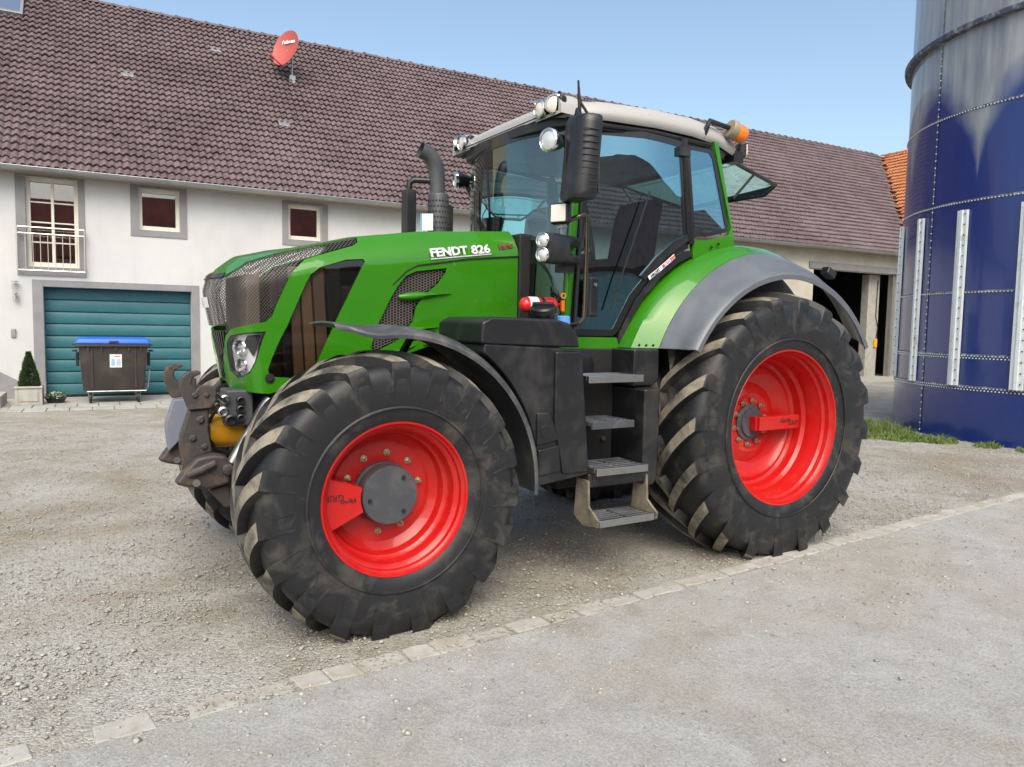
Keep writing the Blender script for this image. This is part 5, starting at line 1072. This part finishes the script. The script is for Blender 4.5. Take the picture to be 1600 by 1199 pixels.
MB().box((-.98, .52, 2.22), (.05, .30, .20), Matrix.Rotation(.5, 3, 'Z')).build('terminal_screen', 'black_gloss', T, bevel=.01)
MB().box((-.75, .52, 1.85), (.75, .24, .5)).build('side_console', 'cab_grey', T, bevel=.04)
MB().tube([(-.99, -.86, 2.52), (-1.20, -.845, 1.95), (-1.27, -.83, 1.72)], .006, 6).build('door_wiper', 'black_matt', T)
hd_ = MB().box((-1.40, -.800, 1.80), (.07, .03, .26)).build('door_handle', 'black_plastic', T, bevel=.015)
MB().lathe([(0, -.010), (.012, -.010), (.014, 0)], (-1.40, -.816, 1.88), n_=12).build('door_lock', 'steel', hd_)
for i in range(9): MB().lathe([(.20, -.014), (.225, 0), (.20, .014)], (-.64, 0, 1.66+i*.028), 'z', 24).build('bellows_fold', 'black_matt', se)
for (x, y, z) in ((-.80, .42, 2.20), (-.90, .44, 2.18), (-.98, .46, 2.15)): MB().tube([(x, y, 2.05), (x-.02, y, z), (x-.02, y, z+.03)], [.008, .010, .022], 8).build('control_lever', 'black_matt', T)
MB().tube([(-1.42, .62, 2.9), (-1.40, .60, 2.45), (-1.38, .50, 2.2)], .010, 6).build('cable', 'black_matt', T)
MB().box((-1.36, -.52, 2.62), (.03, .16, .10)).build('interior_mirror', 'black_plastic', T, bevel=.02)
# ---------------------------------------------------------------- exhaust, air intake, number plate
ex = MB().tube([(-1.96, .42, 2.15), (-1.96, .42, 2.66), (-1.965, .42, 2.74), (-1.985, .42, 2.80), (-2.03, .42, 2.86), (-2.10, .42, 2.885)], [.058, .058, .060, .062, .062, .060], 24, cap=False).build('exhaust_stack', 'hub_grey', T, smooth=60, thick=.004)
sh = MB().lathe([(.078, 2.15), (.078, 2.56), (.074, 2.575), (.067, 2.58)], (-1.95, .42, 0), 'z', 32).build('heat_shield', 'hub_grey', ex, smooth=40)
MB().lathe([(.095, 2.10), (.095, 2.48), (.085, 2.50), (.07, 2.50)], (-1.915, .45, 0), 'z', 32).build('outer_shield', 'black_plastic', ex, smooth=40)
mb = MB()
for i in range(9):
    for j_ in range(20):
        a = 2*math.pi*(j_+.5*(i % 2))/20; c0 = Vector((-1.95+  .0793*math.cos(a), .42+  .0793*math.sin(a), 2.20+i*.040)); e1 = Vector((-math.sin(a), math.cos(a), 0)); zz = Vector((0, 0, 1)); mb.add([c0+(e1*math.cos(q)+zz*math.sin(q))*.0085 for q in [1.047*w_ for w_ in range(6)]], [tuple(range(6))])
mb.build('shield_perforation', 'black_matt', ex, smooth=0, recalc=False)['kind'] = 'stuff'
ai = MB().box((-2.155, .50, 2.42), (.085, .10, .36)).build('air_intake', 'black_plastic', T, bevel=.012)
MB().tube([(-2.155, .50, 2.58), (-2.15, .50, 2.65), (-2.12, .49, 2.675), (-1.96, .43, 2.675)], .024, 10).build('intake_pipe', 'black_plastic', ai, smooth=60)
rzp = Matrix.Rotation(R_(-38), 3, 'Z'); npl = MB().box((-2.10, .30, 2.345), (.095, .008, .12), rzp).build('number_plate', 'white_paint', T, smooth=0)
MB().box(Vector((-2.10, .30, 2.345))+rzp @ Vector((-.040, -.005, .0)), (.014, .003, .12), rzp).build('plate_band', 'blue_cap', npl, smooth=0)
bpy.context.view_layer.update()
